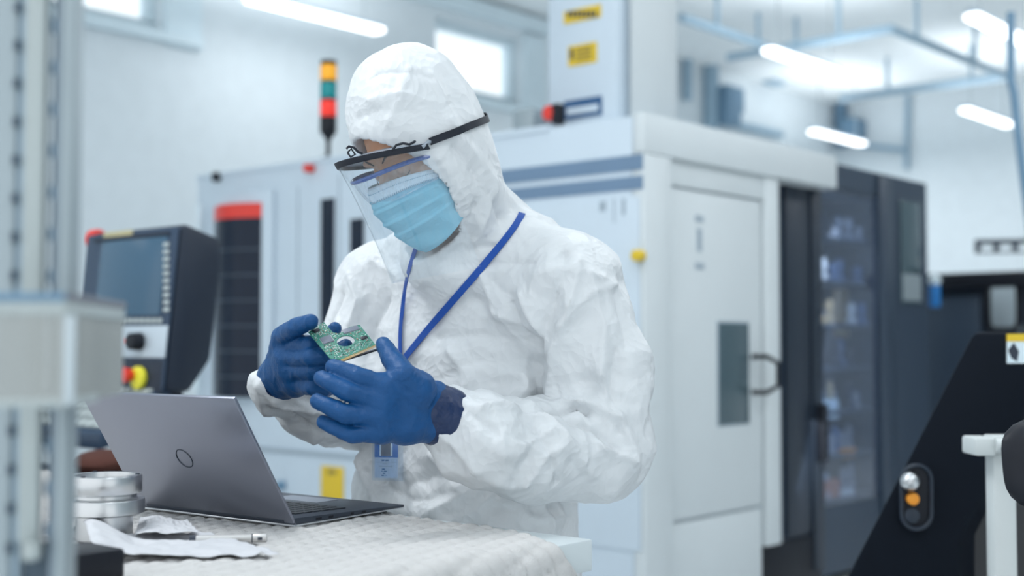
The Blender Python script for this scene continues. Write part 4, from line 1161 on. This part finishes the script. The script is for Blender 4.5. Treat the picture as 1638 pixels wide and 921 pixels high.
ad = nt.nodes.new('ShaderNodeMath'); ad.operation = 'MULTIPLY_ADD'; ad.inputs[1].default_value = .3
nt.links.new(vo2.outputs['Distance'], ad.inputs[0]); nt.links.new(vo.outputs['Distance'], ad.inputs[2])
bp = nt.nodes.new('ShaderNodeBump'); bp.inputs['Strength'].default_value = .6; bp.inputs['Distance'].default_value = .009
nt.links.new(ad.outputs[0], bp.inputs['Height']); nt.links.new(bp.outputs[0], b_.inputs['Normal'])
suit = raw('coverall', vc2, fc, M['suit'], person, off=FEET)

def curve_on(path, lift, tree=None, n=6):
    """smooth 3D path on the cloth through photo points"""
    pts = []; 
    cr = []
    for i in range(len(path) - 1):
        for k in range(n):
            t = k / n; cr.append((path[i][0] + (path[i + 1][0] - path[i][0]) * t, path[i][1] + (path[i + 1][1] - path[i][1]) * t))
    cr.append(path[-1])
    out = []
    for q in cr:
        p, nn = cast(tree or T1, *q)
        if p is not None: out.append((p, nn))
    return out
def ribbon(name, pn_, wd, lift, m, par, off, thick=.0012, rev=False, smooth_n=6, twist=None):
    P_ = np.array([p + nn * lift for p, nn in pn_]); N_ = np.array([nn for p, nn in pn_])
    for _ in range(smooth_n):
        P_[1:-1] = P_[1:-1] * .5 + (P_[:-2] + P_[2:]) * .25; N_[1:-1] = N_[1:-1] * .5 + (N_[:-2] + N_[2:]) * .25
    for i in range(len(P_)):                     # stay on top of the cloth after smoothing
        c_ = np.array(CAM); d_ = P_[i] - c_; L_ = np.linalg.norm(d_); h_ = T1.ray_cast(CAM, Vector(d_ / L_))
        if h_[0] is not None and abs(h_[3] - L_) < .04 and h_[3] < L_ + lift * .5: P_[i] = np.array(CAM) + d_ / L_ * (h_[3] - lift * .8)
    for _ in range(3): P_[1:-1] = P_[1:-1] * .5 + (P_[:-2] + P_[2:]) * .25
    v = []; f = []
    for i in range(len(P_)):
        t = P_[min(i + 1, len(P_) - 1)] - P_[max(i - 1, 0)]; t /= np.linalg.norm(t) + 1e-9
        nn = N_[i] - t * (N_[i] @ t); nn /= np.linalg.norm(nn) + 1e-9; s_ = np.cross(t, nn)
        for a, b in ((-1, 0), (1, 0), (1, 1), (-1, 1)): v.append(P_[i] + s_ * a * wd / 2 + nn * b * thick)
        if i:
            o = (i - 1) * 4; q = i * 4
            for k in range(4): f.append((o + k, o + (k + 1) % 4, q + (k + 1) % 4, q + k))
    f.append((3, 2, 1, 0)); e = (len(P_) - 1) * 4; f.append((e, e + 1, e + 2, e + 3))
    return MB().add(v, f).build(name, m, par, off=off)

loc_ = lambda p: Vector(p) - FEET
# ------------------------------------------------------------------ face mask
def sheet(name, fn, us, vs_, m, par, thick=0.0, off=FEET, flip=False):
    nu, nv = len(us), len(vs_); v = [fn(a, b) for a in us for b in vs_]
    ii = np.arange(nu * nv).reshape(nu, nv)
    f_ = np.stack([ii[:-1, :-1].ravel(), ii[1:, :-1].ravel(), ii[1:, 1:].ravel(), ii[:-1, 1:].ravel()], 1)
    if flip: f_ = f_[:, ::-1].copy()
    o = raw(name, np.array([list(p) for p in v]), f_, m, par, off=off)
    if thick:
        s_ = o.modifiers.new('t', 'SOLIDIFY'); s_.thickness = thick; s_.offset = 0
    return o
hk = [-.150, -.135, -.12, -.09, -.06, -.03, -.005, .012]
ak = [.066, .088, .104, .120, .130, .137, .124, .111]
bk_ = [.042, .050, .056, .062, .067, .070, .071, .071]
def mask_pt(th, k, lift=0.0):
    """th: angle round the face (deg), k: 0 bottom .. 1 top"""
    top = -.002 - .040 * (th / 74) ** 2; bot = -.130 + .036 * abs(th / 70) ** 1.7
    h = bot + (top - bot) * k
    a = np.interp(h, hk, ak); b = np.interp(h, hk, bk_); t = math.radians(th)
    e = 1.7 if abs(th) < 1e9 else 2
    r = 1 / ((abs(math.cos(t)) / a) ** e + (abs(math.sin(t)) / b) ** e) ** (1 / e)
    side_ = 1 - abs(th / 74) ** 3
    for kk_ in (.36, .54, .72):                   # pleats
        x = (k - kk_) / .10
        if -1 < x < 1: r += .0034 * side_ * (max(0, 1 - abs(x)) if x < 0 else max(0, 1 - x * 3))
    r += .0022 * math.sin(th * .16 + k * 9) * side_ * math.sin(k * 8) + .0012 * math.sin(th * .5 + k * 13) * math.exp(-((abs(th) - 60) / 22) ** 2)
    r += lift
    return H(r * math.sin(t), r * math.cos(t), h)
M['mask'] = mat('mask_blue', (.23, .50, .64), .8, var=.05, vscale=30, bump=.25, bscale=260, spec=.15)
M['maskwhite'] = mat('mask_band', (.62, .74, .82), .8, var=.03, bump=.2, bscale=300, spec=.15)
mask = sheet('face_mask', lambda a, b: mask_pt(a, b), np.linspace(-71, 71, 90), np.linspace(0, 1, 90), M['mask'], person, .0012)
sheet('nose_band', lambda a, b: mask_pt(a, b, .0013), np.linspace(-71, 71, 70), np.linspace(.84, 1.003, 8), M['maskwhite'], mask, .0010)
sheet('side_band', lambda a, b: mask_pt(a, b, .0014), np.linspace(58, 68, 6), np.linspace(0, 1.0, 60), M['mask'], mask, .0010)
sheet('side_band', lambda a, b: mask_pt(a, b, .0014), np.linspace(-68, -58, 6), np.linspace(0, 1.0, 60), M['mask'], mask, .0010)
st_ = MB()
def dot(p, r=.0007): st_.box(p.x - FEET.x - r, p.x - FEET.x + r, p.y - FEET.y - r, p.y - FEET.y + r, p.z - r, p.z + r)
for th_ in np.arange(-60, 70, 1.35):
    for kk_ in (.845, .858, .94): dot(mask_pt(th_, kk_, .0022), .0006)
for kk_ in np.arange(.04, .98, .016):
    for th_ in (59.5, 62.5, 65.5): dot(mask_pt(th_, kk_, .0024))
o = st_.build('stitching', mat('stitch_blue', (.12, .33, .48), .7, var=0), mask); o['kind'] = 'stuff'
for s_ in (1, -1):
    e0 = mask_pt(74 * s_, .97); e1_ = mask_pt(74 * s_, .05); em = H(.080 * s_, -.012, .012); en = H(.078 * s_, -.02, -.04)
    MB().tube([Vector(p) - FEET for p in (e0, em, en, e1_)], .0012, 6).build('ear_loop', M['maskwhite'], mask, smooth=True)

lash = mat('lash_dark', (.02, .012, .01), .7, var=0)
for s_ in (-1, 1):
    MB().tube([loc_(H(s_ * x_, f_, u__)) for x_, f_, u__ in ((.018, .0855, -.006), (.025, .0885, -.010), (.032, .0885, -.011), (.040, .0850, -.009), (.046, .0790, -.004))], [.0006, .0012, .0014, .0012, .0006], 6).build('eyelashes', lash, person, smooth=True)
    MB().tube([loc_(H(s_ * x_, f_, u__)) for x_, f_, u__ in ((.012, .0935, .022), (.024, .0925, .029), (.038, .0860, .031), (.050, .0760, .026))], [.001, .0018, .0016, .0006], 6).build('eyebrow', lash, person, smooth=True)

# ------------------------------------------------------------------ goggles
M['clearplastic'] = clear_mat('goggle_plastic', (.93, .96, .99), .06, haze=.12)
M['goggleblue'] = mat('goggle_blue', (.012, .07, .30), .25, coat=.4)
def gog(th, k, lift=0.0):
    h = .018 - .030 * (th / 72) ** 2 - .048 * (1 - k) * (1 - .45 * (th / 72) ** 2)
    a, b = .140, .079; t = math.radians(th)
    r = 1 / math.sqrt((math.cos(t) / a) ** 2 + (math.sin(t) / b) ** 2) + lift - .010 * (1 - k) ** 2
    return H(r * math.sin(t), r * math.cos(t), h)
gl_ = sheet('goggles', lambda a, b: gog(a, b), np.linspace(-72, 72, 60), np.linspace(0, 1, 14), M['clearplastic'], person, .0)
loc = lambda p: Vector(p) - FEET
MB().tube([loc(gog(t, 1.0)) for t in np.linspace(-72, 72, 40)], .0037, 8).build('brow_bar', M['goggleblue'], gl_, smooth=True)
MB().tube([loc(gog(t, 0.0)) for t in np.linspace(-72, 72, 40)], .0014, 8).build('lower_rim', M['clearplastic'], gl_, smooth=True)
for s_ in (-1, 1):
    MB().tube([loc(gog(62 * s_, .93, .001)), loc(gog(68 * s_, .93, .002)), loc(gog(74 * s_, .90, .001))], [.004, .0065, .005], 8).build('temple_hinge', M['goggleblue'], gl_, .001)

# ------------------------------------------------------------------ face shield
RF, RL, SU, ST = .144, .096, -.006, .40
def arc(th, dr=0.0, du=0.0):
    t = math.radians(th); f = (RF + dr) * math.cos(t); l = (RL + dr) * math.sin(t)
    return H(l, f, SU + ST * f + du)
M['foam'] = mat('visor_black', (.018, .022, .032), .5, spec=.3)
M['visor'] = mat('visor_grey', (.30, .34, .40), .35)
shd = sheet('face_shield', lambda a, b: arc(a, .0015, -.004 - b * .190) + hF * (.02 * b * b) , np.linspace(-86, 65, 60), np.linspace(0, 1, 30),
            clear_mat('shield_film', (.95, .975, .99), .035, haze=.05), person)
bands = [(a, b) for a, b in ((0, 0),)]
v = []; f = []
ts = np.linspace(-88, 66, 60)
for i, t in enumerate(ts):
    for dr, du in ((.0, -.005), (.004, -.005), (.004, .0045), (.0, .0045)): v.append(loc(arc(t, dr, du)))
    if i:
        for k in range(4): f.append(((i - 1) * 4 + k, (i - 1) * 4 + (k + 1) % 4, i * 4 + (k + 1) % 4, i * 4 + k))
f += [(0, 1, 2, 3), tuple((len(ts) - 1) * 4 + k for k in (3, 2, 1, 0))]
MB().add(v, f).build('visor_band', M['foam'], shd, .0006)
v = []; f = []
for i, t in enumerate(ts):
    tr_ = math.radians(t); o1_ = arc(t, .0, .003); inn = H((RL - .022) * math.sin(tr_), .098 * math.cos(tr_) + .0, SU + ST * .098 * math.cos(tr_) + .012)
    for p in (o1_, inn, inn - hU * .002, o1_ - hU * .002): v.append(loc(p))
    if i:
        for k in range(4): f.append(((i - 1) * 4 + k, (i - 1) * 4 + (k + 1) % 4, i * 4 + (k + 1) % 4, i * 4 + k))
f += [(0, 1, 2, 3), tuple((len(ts) - 1) * 4 + k for k in (3, 2, 1, 0))]
MB().add(v, f).build('visor_plate', M['visor'], shd, smooth=True)
# ties at the brow
def cord(pts, r, name='cord'):
    MB().tube([loc(p) for p in pts], r, 8).build(name, M['foam'], shd, smooth=True)
q0 = P(560, 240, (H(-.03, .11, .06)).y)
yv = q0.y - .012
cord([P(554, 238, yv), P(558, 234, yv), P(566, 236, yv), P(573, 243, yv), P(580, 246, yv)], .0020, 'cord'); cord([P(556, 244, yv), P(562, 238, yv), P(568, 247, yv), P(561, 251, yv), P(556, 244, yv)], .0017, 'cord')
yv = H(.06, .09, .06).y - .012
cord([P(628, 240, yv), P(634, 232, yv), P(645, 229, yv), P(655, 231, yv), P(664, 226, yv + .01)], .0020, 'cord')
# strap round the hood
pn_ = []
for th_ in range(54, 300, 3):
    t = math.radians(th_)
    u_ = .012 + .40 * .15 * math.cos(math.radians(64)) + max(0, (th_ - 64)) / 60 * .03 if th_ < 124 else .066
    d_ = (hL * math.sin(t) + hF * math.cos(t)).normalized(); o_ = H(0, -.01, .022 - min(1, (th_ - 54) / 80) * .024)
    h_ = T1.ray_cast(o_ + d_ * .3, -d_)
    if h_[0] is not None and (h_[0] - o_).length < .2: pn_.append((h_[0], h_[1]))
pn_ = pn_[:]
if len(pn_) > 5:
    print('STRAP', [tuple(round(c) for c in projx(p)) for p, n in pn_[::6]])
    ribbon('strap', pn_, .0115, .0042, M['foam'], shd, FEET, .0016)
e_ = arc(62, .002, 0); s0 = pn_[0][0] + pn_[0][1] * .003
MB().tube([loc(e_), loc((e_ + s0) / 2 + (s0 - HC).normalized() * .004), loc(s0)], [.004, .003, .004], 8).build('strap_clip', M['visor'], shd, .0005)

# ------------------------------------------------------------------ gloves
def glove(name, parts, fingers, kp, kf, step, m, bb, wr_noise=.0):
    lo, hi = bb
    g = G(np.arange(lo[0], hi[0], step), np.arange(lo[1], hi[1], step), np.arange(lo[2], hi[2], step))
    d = None
    for a, b, ra, rb_ in parts:
        q = seg_sd(g, a, b, ra, rb_); d = q if d is None else smin(d, q, kp)
    fd = None
    for pts, rs_ in fingers:
        q = chain(g, pts, rs_); fd = q if fd is None else smin(fd, q, .0025)
    d = smin(d, fd, kf)
    v_, f_ = nets(d, g); v_ = relax(v_, f_, 2, .5); nn = vnorm(v_, f_)
    v_ = v_ + nn * (.0007 * ridge(v_ * 60, 21, 2) - .0002)[:, None]
    return raw(name, v_, f_, m, person, off=FEET), BVHTree.FromPolygons([tuple(p) for p in v_], [tuple(int(i) for i in q) for q in f_])
def bbx(pts, r): 
    a = np.array([[*p] for p in pts]); return a.min(0) - r, a.max(0) + r
M['glove'] = mat('glove_blue', (.006, .070, .215), .43, var=.12, vscale=25, bump=.25, bscale=420, spec=.35)
M['cuff'] = mat('glove_cuff', (.008, .025, .085), .28, var=.1, bump=.5, bscale=60, spec=.5)
# the worker's left hand, nearer to the camera: back of the hand turned to us, thumb up
W1 = P(690, 643, 1.940); W2 = P(684, 676, 1.935)
mc = [P(618, 620, 1.875), P(608, 642, 1.866), P(606, 666, 1.866), P(608, 688, 1.874)]
fing = [([mc[0], P(574, 603, 1.860), P(547, 592, 1.868), P(533, 587, 1.878)], [.0165, .0150, .0130, .0115]),
        ([mc[1], P(558, 627, 1.850), P(529, 612, 1.858), P(513, 604, 1.868)], [.0160, .0145, .0128, .0112]),
        ([mc[2], P(553, 662, 1.846), P(524, 649, 1.853), P(508, 641, 1.862)], [.0160, .0142, .0126, .0112]),
        ([mc[3], P(562, 695, 1.856), P(534, 683, 1.861), P(518, 675, 1.868)], [.0155, .0128, .0115, .0105]),
        ([P(668, 622, 1.89), P(646, 600, 1.875), P(626, 572, 1.905), P(613, 550, 1.930)], [.024, .0185, .0155, .0115])]
parts = [(W1, mc[0], .030, .018), (W1, mc[1], .030, .0175), (W2, mc[2], .028, .0175), (W2, mc[3], .028, .0175), (P(668, 622, 1.895), mc[0], .026, .016), (mc[0], mc[3], .0165, .0165), (P(655, 640, 1.90), P(650, 680, 1.90), .028, .027)]
allp = [p for f_, _ in fing for p in f_] + [W1, W2]
gl, TGL = glove('glove', parts, fing, .014, .010, .0021, M['glove'], bbx(allp, .045))
gl['label'] = 'blue rubber glove on the near hand, back of the hand turned out, fingers spread'
gcf, _ = glove('cuff', [(P(684, 660, 1.935), P(716, 668, 1.952), .037, .042), (P(692, 640, 1.937), P(714, 650, 1.95), .028, .030), (P(684, 684, 1.934), P(706, 686, 1.948), .024, .026)], [([W1, W2], [.02, .02])], .012, .01, .0026, M['cuff'], bbx([P(670, 660, 1.93), P(725, 668, 1.96)], .07))
gcf.parent = gl; gcf.location = (0, 0, 0)
# the right hand, farther away: pinches the board between thumb and fingers
R0 = P(446, 604, 2.095)
rm = [P(458, 552, 2.055), P(458, 572, 2.045), P(463, 594, 2.045), P(474, 614, 2.052)]
rf_ = [([rm[0], P(496, 551, 1.998), P(520, 543, 2.005), P(535, 527, 2.008)], [.0175, .0145, .0125, .0115]),
       ([rm[1], P(500, 571, 1.985), P(530, 568, 1.985), P(553, 553, 1.99)], [.0170, .0150, .0130, .0110]),
       ([rm[2], P(504, 593, 1.995), P(528, 598, 2.000), P(538, 596, 2.02)], [.0165, .0148, .0130, .0110]),
       ([rm[3], P(500, 619, 2.005), P(518, 624, 2.012), P(528, 622, 2.03)], [.0155, .0135, .0115, .0100]),
       ([P(452, 572, 2.075), P(452, 539, 2.045), P(474, 523, 1.995), P(497, 514, 1.968)], [.022, .0175, .0145, .0118])]
parts = [(R0, rm[0], .030, .020), (R0, rm[1], .030, .019), (R0, rm[2], .029, .019), (P(455, 612, 2.09), rm[3], .026, .018), (rm[0], rm[3], .018, .018)]
allp = [p for f_, _ in rf_ for p in f_] + [R0]
gr2, TGR = glove('glove', parts, rf_, .014, .009, .0021, M['glove'], bbx(allp, .045))
gr2['label'] = 'blue rubber glove on the far hand, thumb and fingers pinching the green board'
gc2, _ = glove('cuff', [(P(447, 607, 2.095), P(442, 622, 2.135), .034, .038)], [([P(447, 607, 2.095), P(442, 622, 2.13)], [.03, .03])], .01, .01, .003, M['cuff'], bbx([P(447, 607, 2.095), P(442, 622, 2.135)], .055))
gc2.parent = gr2; gc2.location = (0, 0, 0)

# ------------------------------------------------------------------ circuit board
BA = P(528, 574, 1.925); BB = P(600.5, 551, 1.952); BDp = P(492, 531, 1.977)
e1 = (BB - BA); bw = e1.length; e1.normalize(); e2 = (BDp - BA); e2 -= e1 * e2.dot(e1); bh = e2.length; e2.normalize(); e3 = e1.cross(e2)
if e3.z < 0: e3 = -e3
print('BOARD', bw, bh)
Rm = Matrix((e1, e2, e3)).transposed().to_4x4()
pcb = bpy.data.objects.new('circuit_board', None); COL.objects.link(pcb); pcb.matrix_world = Matrix.Translation(BA) @ Rm
tag(pcb, 'green circuit board with a round hole and gold edge pins, held between blue gloves', 'circuit board')
M['pcb'] = mat('pcb_green', (.035, .20, .15), .35, var=.5, vscale=420, bump=.2, bscale=600)
M['chip'] = mat('chip_grey', (.17, .19, .24), .4); M['chipblack'] = mat('chip_black', (.02, .025, .035), .4)
M['gold'] = mat('gold_pins', (.75, .50, .20), .3, .9); M['solder'] = mat('solder', (.72, .75, .76), .3, .8)
def pb2(px, py):                                # photo point -> board coordinates
    p = hit(px, py, BA, e3) - BA; return p.dot(e1), p.dot(e2)
outl = [pb2(*q) for q in ((528, 573), (545, 575), (600.5, 551), (575, 519), (558, 523), (550, 531), (540, 533), (532, 531), (518, 515), (493, 531))]
hc_ = pb2(553, 545); hr = .0135
bm = bmesh.new()
ov = [bm.verts.new((x, y, 0)) for x, y in outl]; hv = [bm.verts.new((hc_[0] + hr * math.cos(a), hc_[1] + hr * math.sin(a), 0)) for a in [2 * math.pi * i / 28 for i in range(28)]]
ed = [bm.edges.new((ov[i], ov[(i + 1) % len(ov)])) for i in range(len(ov))] + [bm.edges.new((hv[i], hv[(i + 1) % 28])) for i in range(28)]
bmesh.ops.triangle_fill(bm, use_beauty=True, edges=ed)
for f_ in [f_ for f_ in bm.faces if (f_.calc_center_median().xy - Vector(hc_)).length < hr * .8]: bm.faces.remove(f_)
bmesh.ops.solidify(bm, geom=bm.faces[:], thickness=.0016)
bmesh.ops.recalc_face_normals(bm, faces=bm.faces)
me = bpy.data.meshes.new('board'); bm.to_mesh(me); bm.free(); me.materials.append(M['pcb'])
zt5 = max(v_.co.z for v_ in me.vertices)
brd = bpy.data.objects.new('board', me); COL.objects.link(brd); brd.parent = pcb
def comp(nm, px, py, w_, h_, z, m, r=0):
    x, y = pb2(px, py); o = MB().box(-w_ / 2, w_ / 2, -h_ / 2, h_ / 2, 0, z).build(nm, m, pcb, .0002)
    o.location = (x, y, zt5); o.rotation_euler = (0, 0, r); return o
def pins(o, w_, h_, n=12, allr=True):
    mb = MB()
    for i in range(n):
        k = -w_ / 2 + w_ * (i + .5) / n
        for s in (-1, 1): mb.box(k - w_ / n * .25, k + w_ / n * .25, s * h_ / 2, s * (h_ / 2 + .0012), 0, .0004)
        k = -h_ / 2 + h_ * (i + .5) / n
        if allr:
            for s in (-1, 1): mb.box(s * w_ / 2, s * (w_ / 2 + .0012), k - h_ / n * .25, k + h_ / n * .25, 0, .0004)
    q = mb.build('pins', M['solder'], o)
c = comp('chip', 523, 543.5, .0165, .0165, .0015, M['chip']); pins(c, .0165, .0165)
c = comp('chip', 561, 527.5, .0255, .0105, .0013, M['chip']); pins(c, .0255, .0105, 14, False)
c = comp('chip', 582.5, 540.5, .0105, .0065, .0014, M['chipblack']); pins(c, .0105, .0065, 5, False)
c = comp('chip', 506, 529, .011, .008, .0012, M['chipblack'], .3); pins(c, .011, .008, 5, False)
rnd = random.Random(3)
def inside(x, y):
    c_ = False; n = len(outl)
    for i in range(n):
        x1_, y1_ = outl[i]; x2_, y2_ = outl[(i + 1) % n]
        if (y1_ > y) != (y2_ > y) and x < (x2_ - x1_) * (y - y1_) / (y2_ - y1_) + x1_: c_ = not c_
    return c_
occ = [(pb2(523, 543.5), .0115, .0115), (pb2(561, 527.5), .0145, .0075), (pb2(582.5, 540.5), .0072, .0052), (pb2(506, 529), .007, .006)]
mp_ = {k: MB() for k in range(4)}; tries = 0; cnt = 0
while cnt < 420 and tries < 5000:
    tries += 1; x = rnd.uniform(-.01, bw + .01); y = rnd.uniform(-.005, bh + .03)
    if not all(inside(x + dx, y + dy) for dx in (-.0015, .0015) for dy in (-.0015, .0015)): continue
    if math.hypot(x - hc_[0], y - hc_[1]) < hr + .002: continue
    if any(abs(x - c_[0]) < a and abs(y - c_[1]) < b for c_, a, b in occ): continue
    w_ = rnd.choice([.0008, .0012, .002]); h_ = rnd.choice([.0006, .0009, .0014])
    mp_[rnd.choice([0, 1, 1, 2, 3])].box(x - w_ / 2, x + w_ / 2, y - h_ / 2, y + h_ / 2, zt5, zt5 + rnd.uniform(.0003, .0009)); cnt += 1
for k, m_ in enumerate((M['chipblack'], M['solder'], mat('cap_tan', (.45, .25, .2), .5), mat('pad_pale', (.5, .75, .66), .5))):
    mp_[k].build('small_components', m_, pcb)['kind'] = 'stuff'
x0, y0 = pb2(545, 576); x1, y1 = pb2(600.5, 552)
mb = MB()
for i in range(34):
    k = (i + .3) / 34; x = x0 + (x1 - x0) * k; y = y0 + (y1 - y0) * k
    mb.box(x, x + .0009, y - .0045, y + .001, zt5 - .0002, zt5 + .0005)
mb.build('edge_pins', M['gold'], pcb)['kind'] = 'stuff'
mb = MB().box(x0, x1, -.0004 + min(y0, y1) - .001, min(y0, y1) + .0015, zt5 - .003, zt5 - .0006); mb.build('edge_strip', M['chipblack'], pcb)

# ------------------------------------------------------------------ lanyard and badge
M['lanyard'] = mat('lanyard_blue', (.006, .07, .36), .6, bump=.3, bscale=500)
lan_r = curve_on([(846, 322), (838, 350), (812, 384), (770, 430), (725, 480), (690, 522), (652, 571)], 0)
lan_l = curve_on([(668, 393), (658, 425), (650, 460), (645, 500), (642, 535), (643, 572)], 0)
# round the back of the neck
cn = P(752, 372, 2.25); back = []
p0_ = lan_r[0][0]; p1_ = lan_l[0][0]
a0 = math.atan2((p0_ - cn).y, (p0_ - cn).x); a1 = math.atan2((p1_ - cn).y, (p1_ - cn).x)
while a1 < a0: a1 += 2 * math.pi
n = 26
for i in range(1, n):
    k = i / n; a_ = a0 + (a1 - a0) * k; z = (p0_.z + (p1_.z - p0_.z) * k) + .045 * math.sin(math.pi * min(1, k * 1.15)) * (k < .87)
    d_ = Vector((math.cos(a_), math.sin(a_), 0)); h_ = T1.ray_cast(Vector((cn.x, cn.y, z)) + d_ * .5, -d_)
    if h_[0] is not None and k < .62: back.append((h_[0], h_[1]))
lan = ribbon('lanyard', back[::-1] + lan_r, .0115, .0048, M['lanyard'], person, FEET, .0015, smooth_n=40)
ribbon('lanyard_band', lan_l, .0075, .0035, M['lanyard'], lan, FEET, .0015, smooth_n=14)
lan_b = curve_on([(652, 571), (640, 610), (625, 660), (619, 706)], 0)
ribbon('lanyard_band', lan_b, .0095, .0035, M['lanyard'], lan, FEET, .0015, smooth_n=14)
bp_, bn = cast(T1, 618, 735)
by = min(cast(T1, *q)[0].y for q in ((600, 715), (638, 715), (600, 765), (638, 765), (618, 740))) - .006
bt = empty('id_badge', P(618, 740, by), 0, 'clear badge holder with a blue and white card hanging at the waist', 'badge')
bt.parent = None
bt.rotation_euler = (0, 0, -.18)
s_ = by / FPX
M['holder'] = clear_mat('badge_film', (.90, .94, .98), .1, haze=.07, hazecol=(.75, .83, .92))
M['cardblue'] = mat('card_blue', (.01, .16, .50), .4); M['cardwhite'] = mat('card_white', (.55, .66, .80), .5, var=.02)
def bbox_(nm, x0, y0, x1, y1, m, d0, d1, par=None): return bx(nm, m, par or bt, (x0 - 618) * s_, (x1 - 618) * s_, -d1, -d0, (740 - y1) * s_, (740 - y0) * s_)
bbox_('card', 599, 704, 637, 764, M['cardwhite'], 0, .0008)
bbox_('holder', 595, 698, 646, 768, M['holder'], .0014, .0018)
h_ = bbox_('header', 598.5, 704, 637.5, 731.5, M['cardblue'], .0008, .001)
bbox_('photo_field', 607, 706, 628, 729, M['frame'], .001, .0011, h_)
bbox_('portrait', 609.5, 706, 625.5, 729, mat('portrait_grey', (.14, .16, .20), .6), .0011, .0012, h_)
M['print'] = mat('card_print', (.03, .15, .33), .6, var=0)
for x0, y0, x1, y1 in ((610, 735, 615, 737.2), (616.5, 735, 622, 737.2), (611, 749, 616, 751), (610.5, 752.5, 611.8, 754.3), (614, 752.5, 619, 754.3), (612.5, 755.8, 616, 757.6), (610.3, 759, 614.5, 760.8), (617, 759, 618, 760.8)):
    bbox_('print', x0, y0, x1, y1, M['print'], .0008, .0010)
for x0, y0, x1, y1 in ((599.5, 739, 636.5, 739.4), (606, 745, 628, 746), (612, 741, 620, 742)):
    bbox_('print', x0, y0, x1, y1, M['seam'], .0008, .0010)
bbox_('clip', 613, 690, 623, 704, M['steel'], .0, .002)
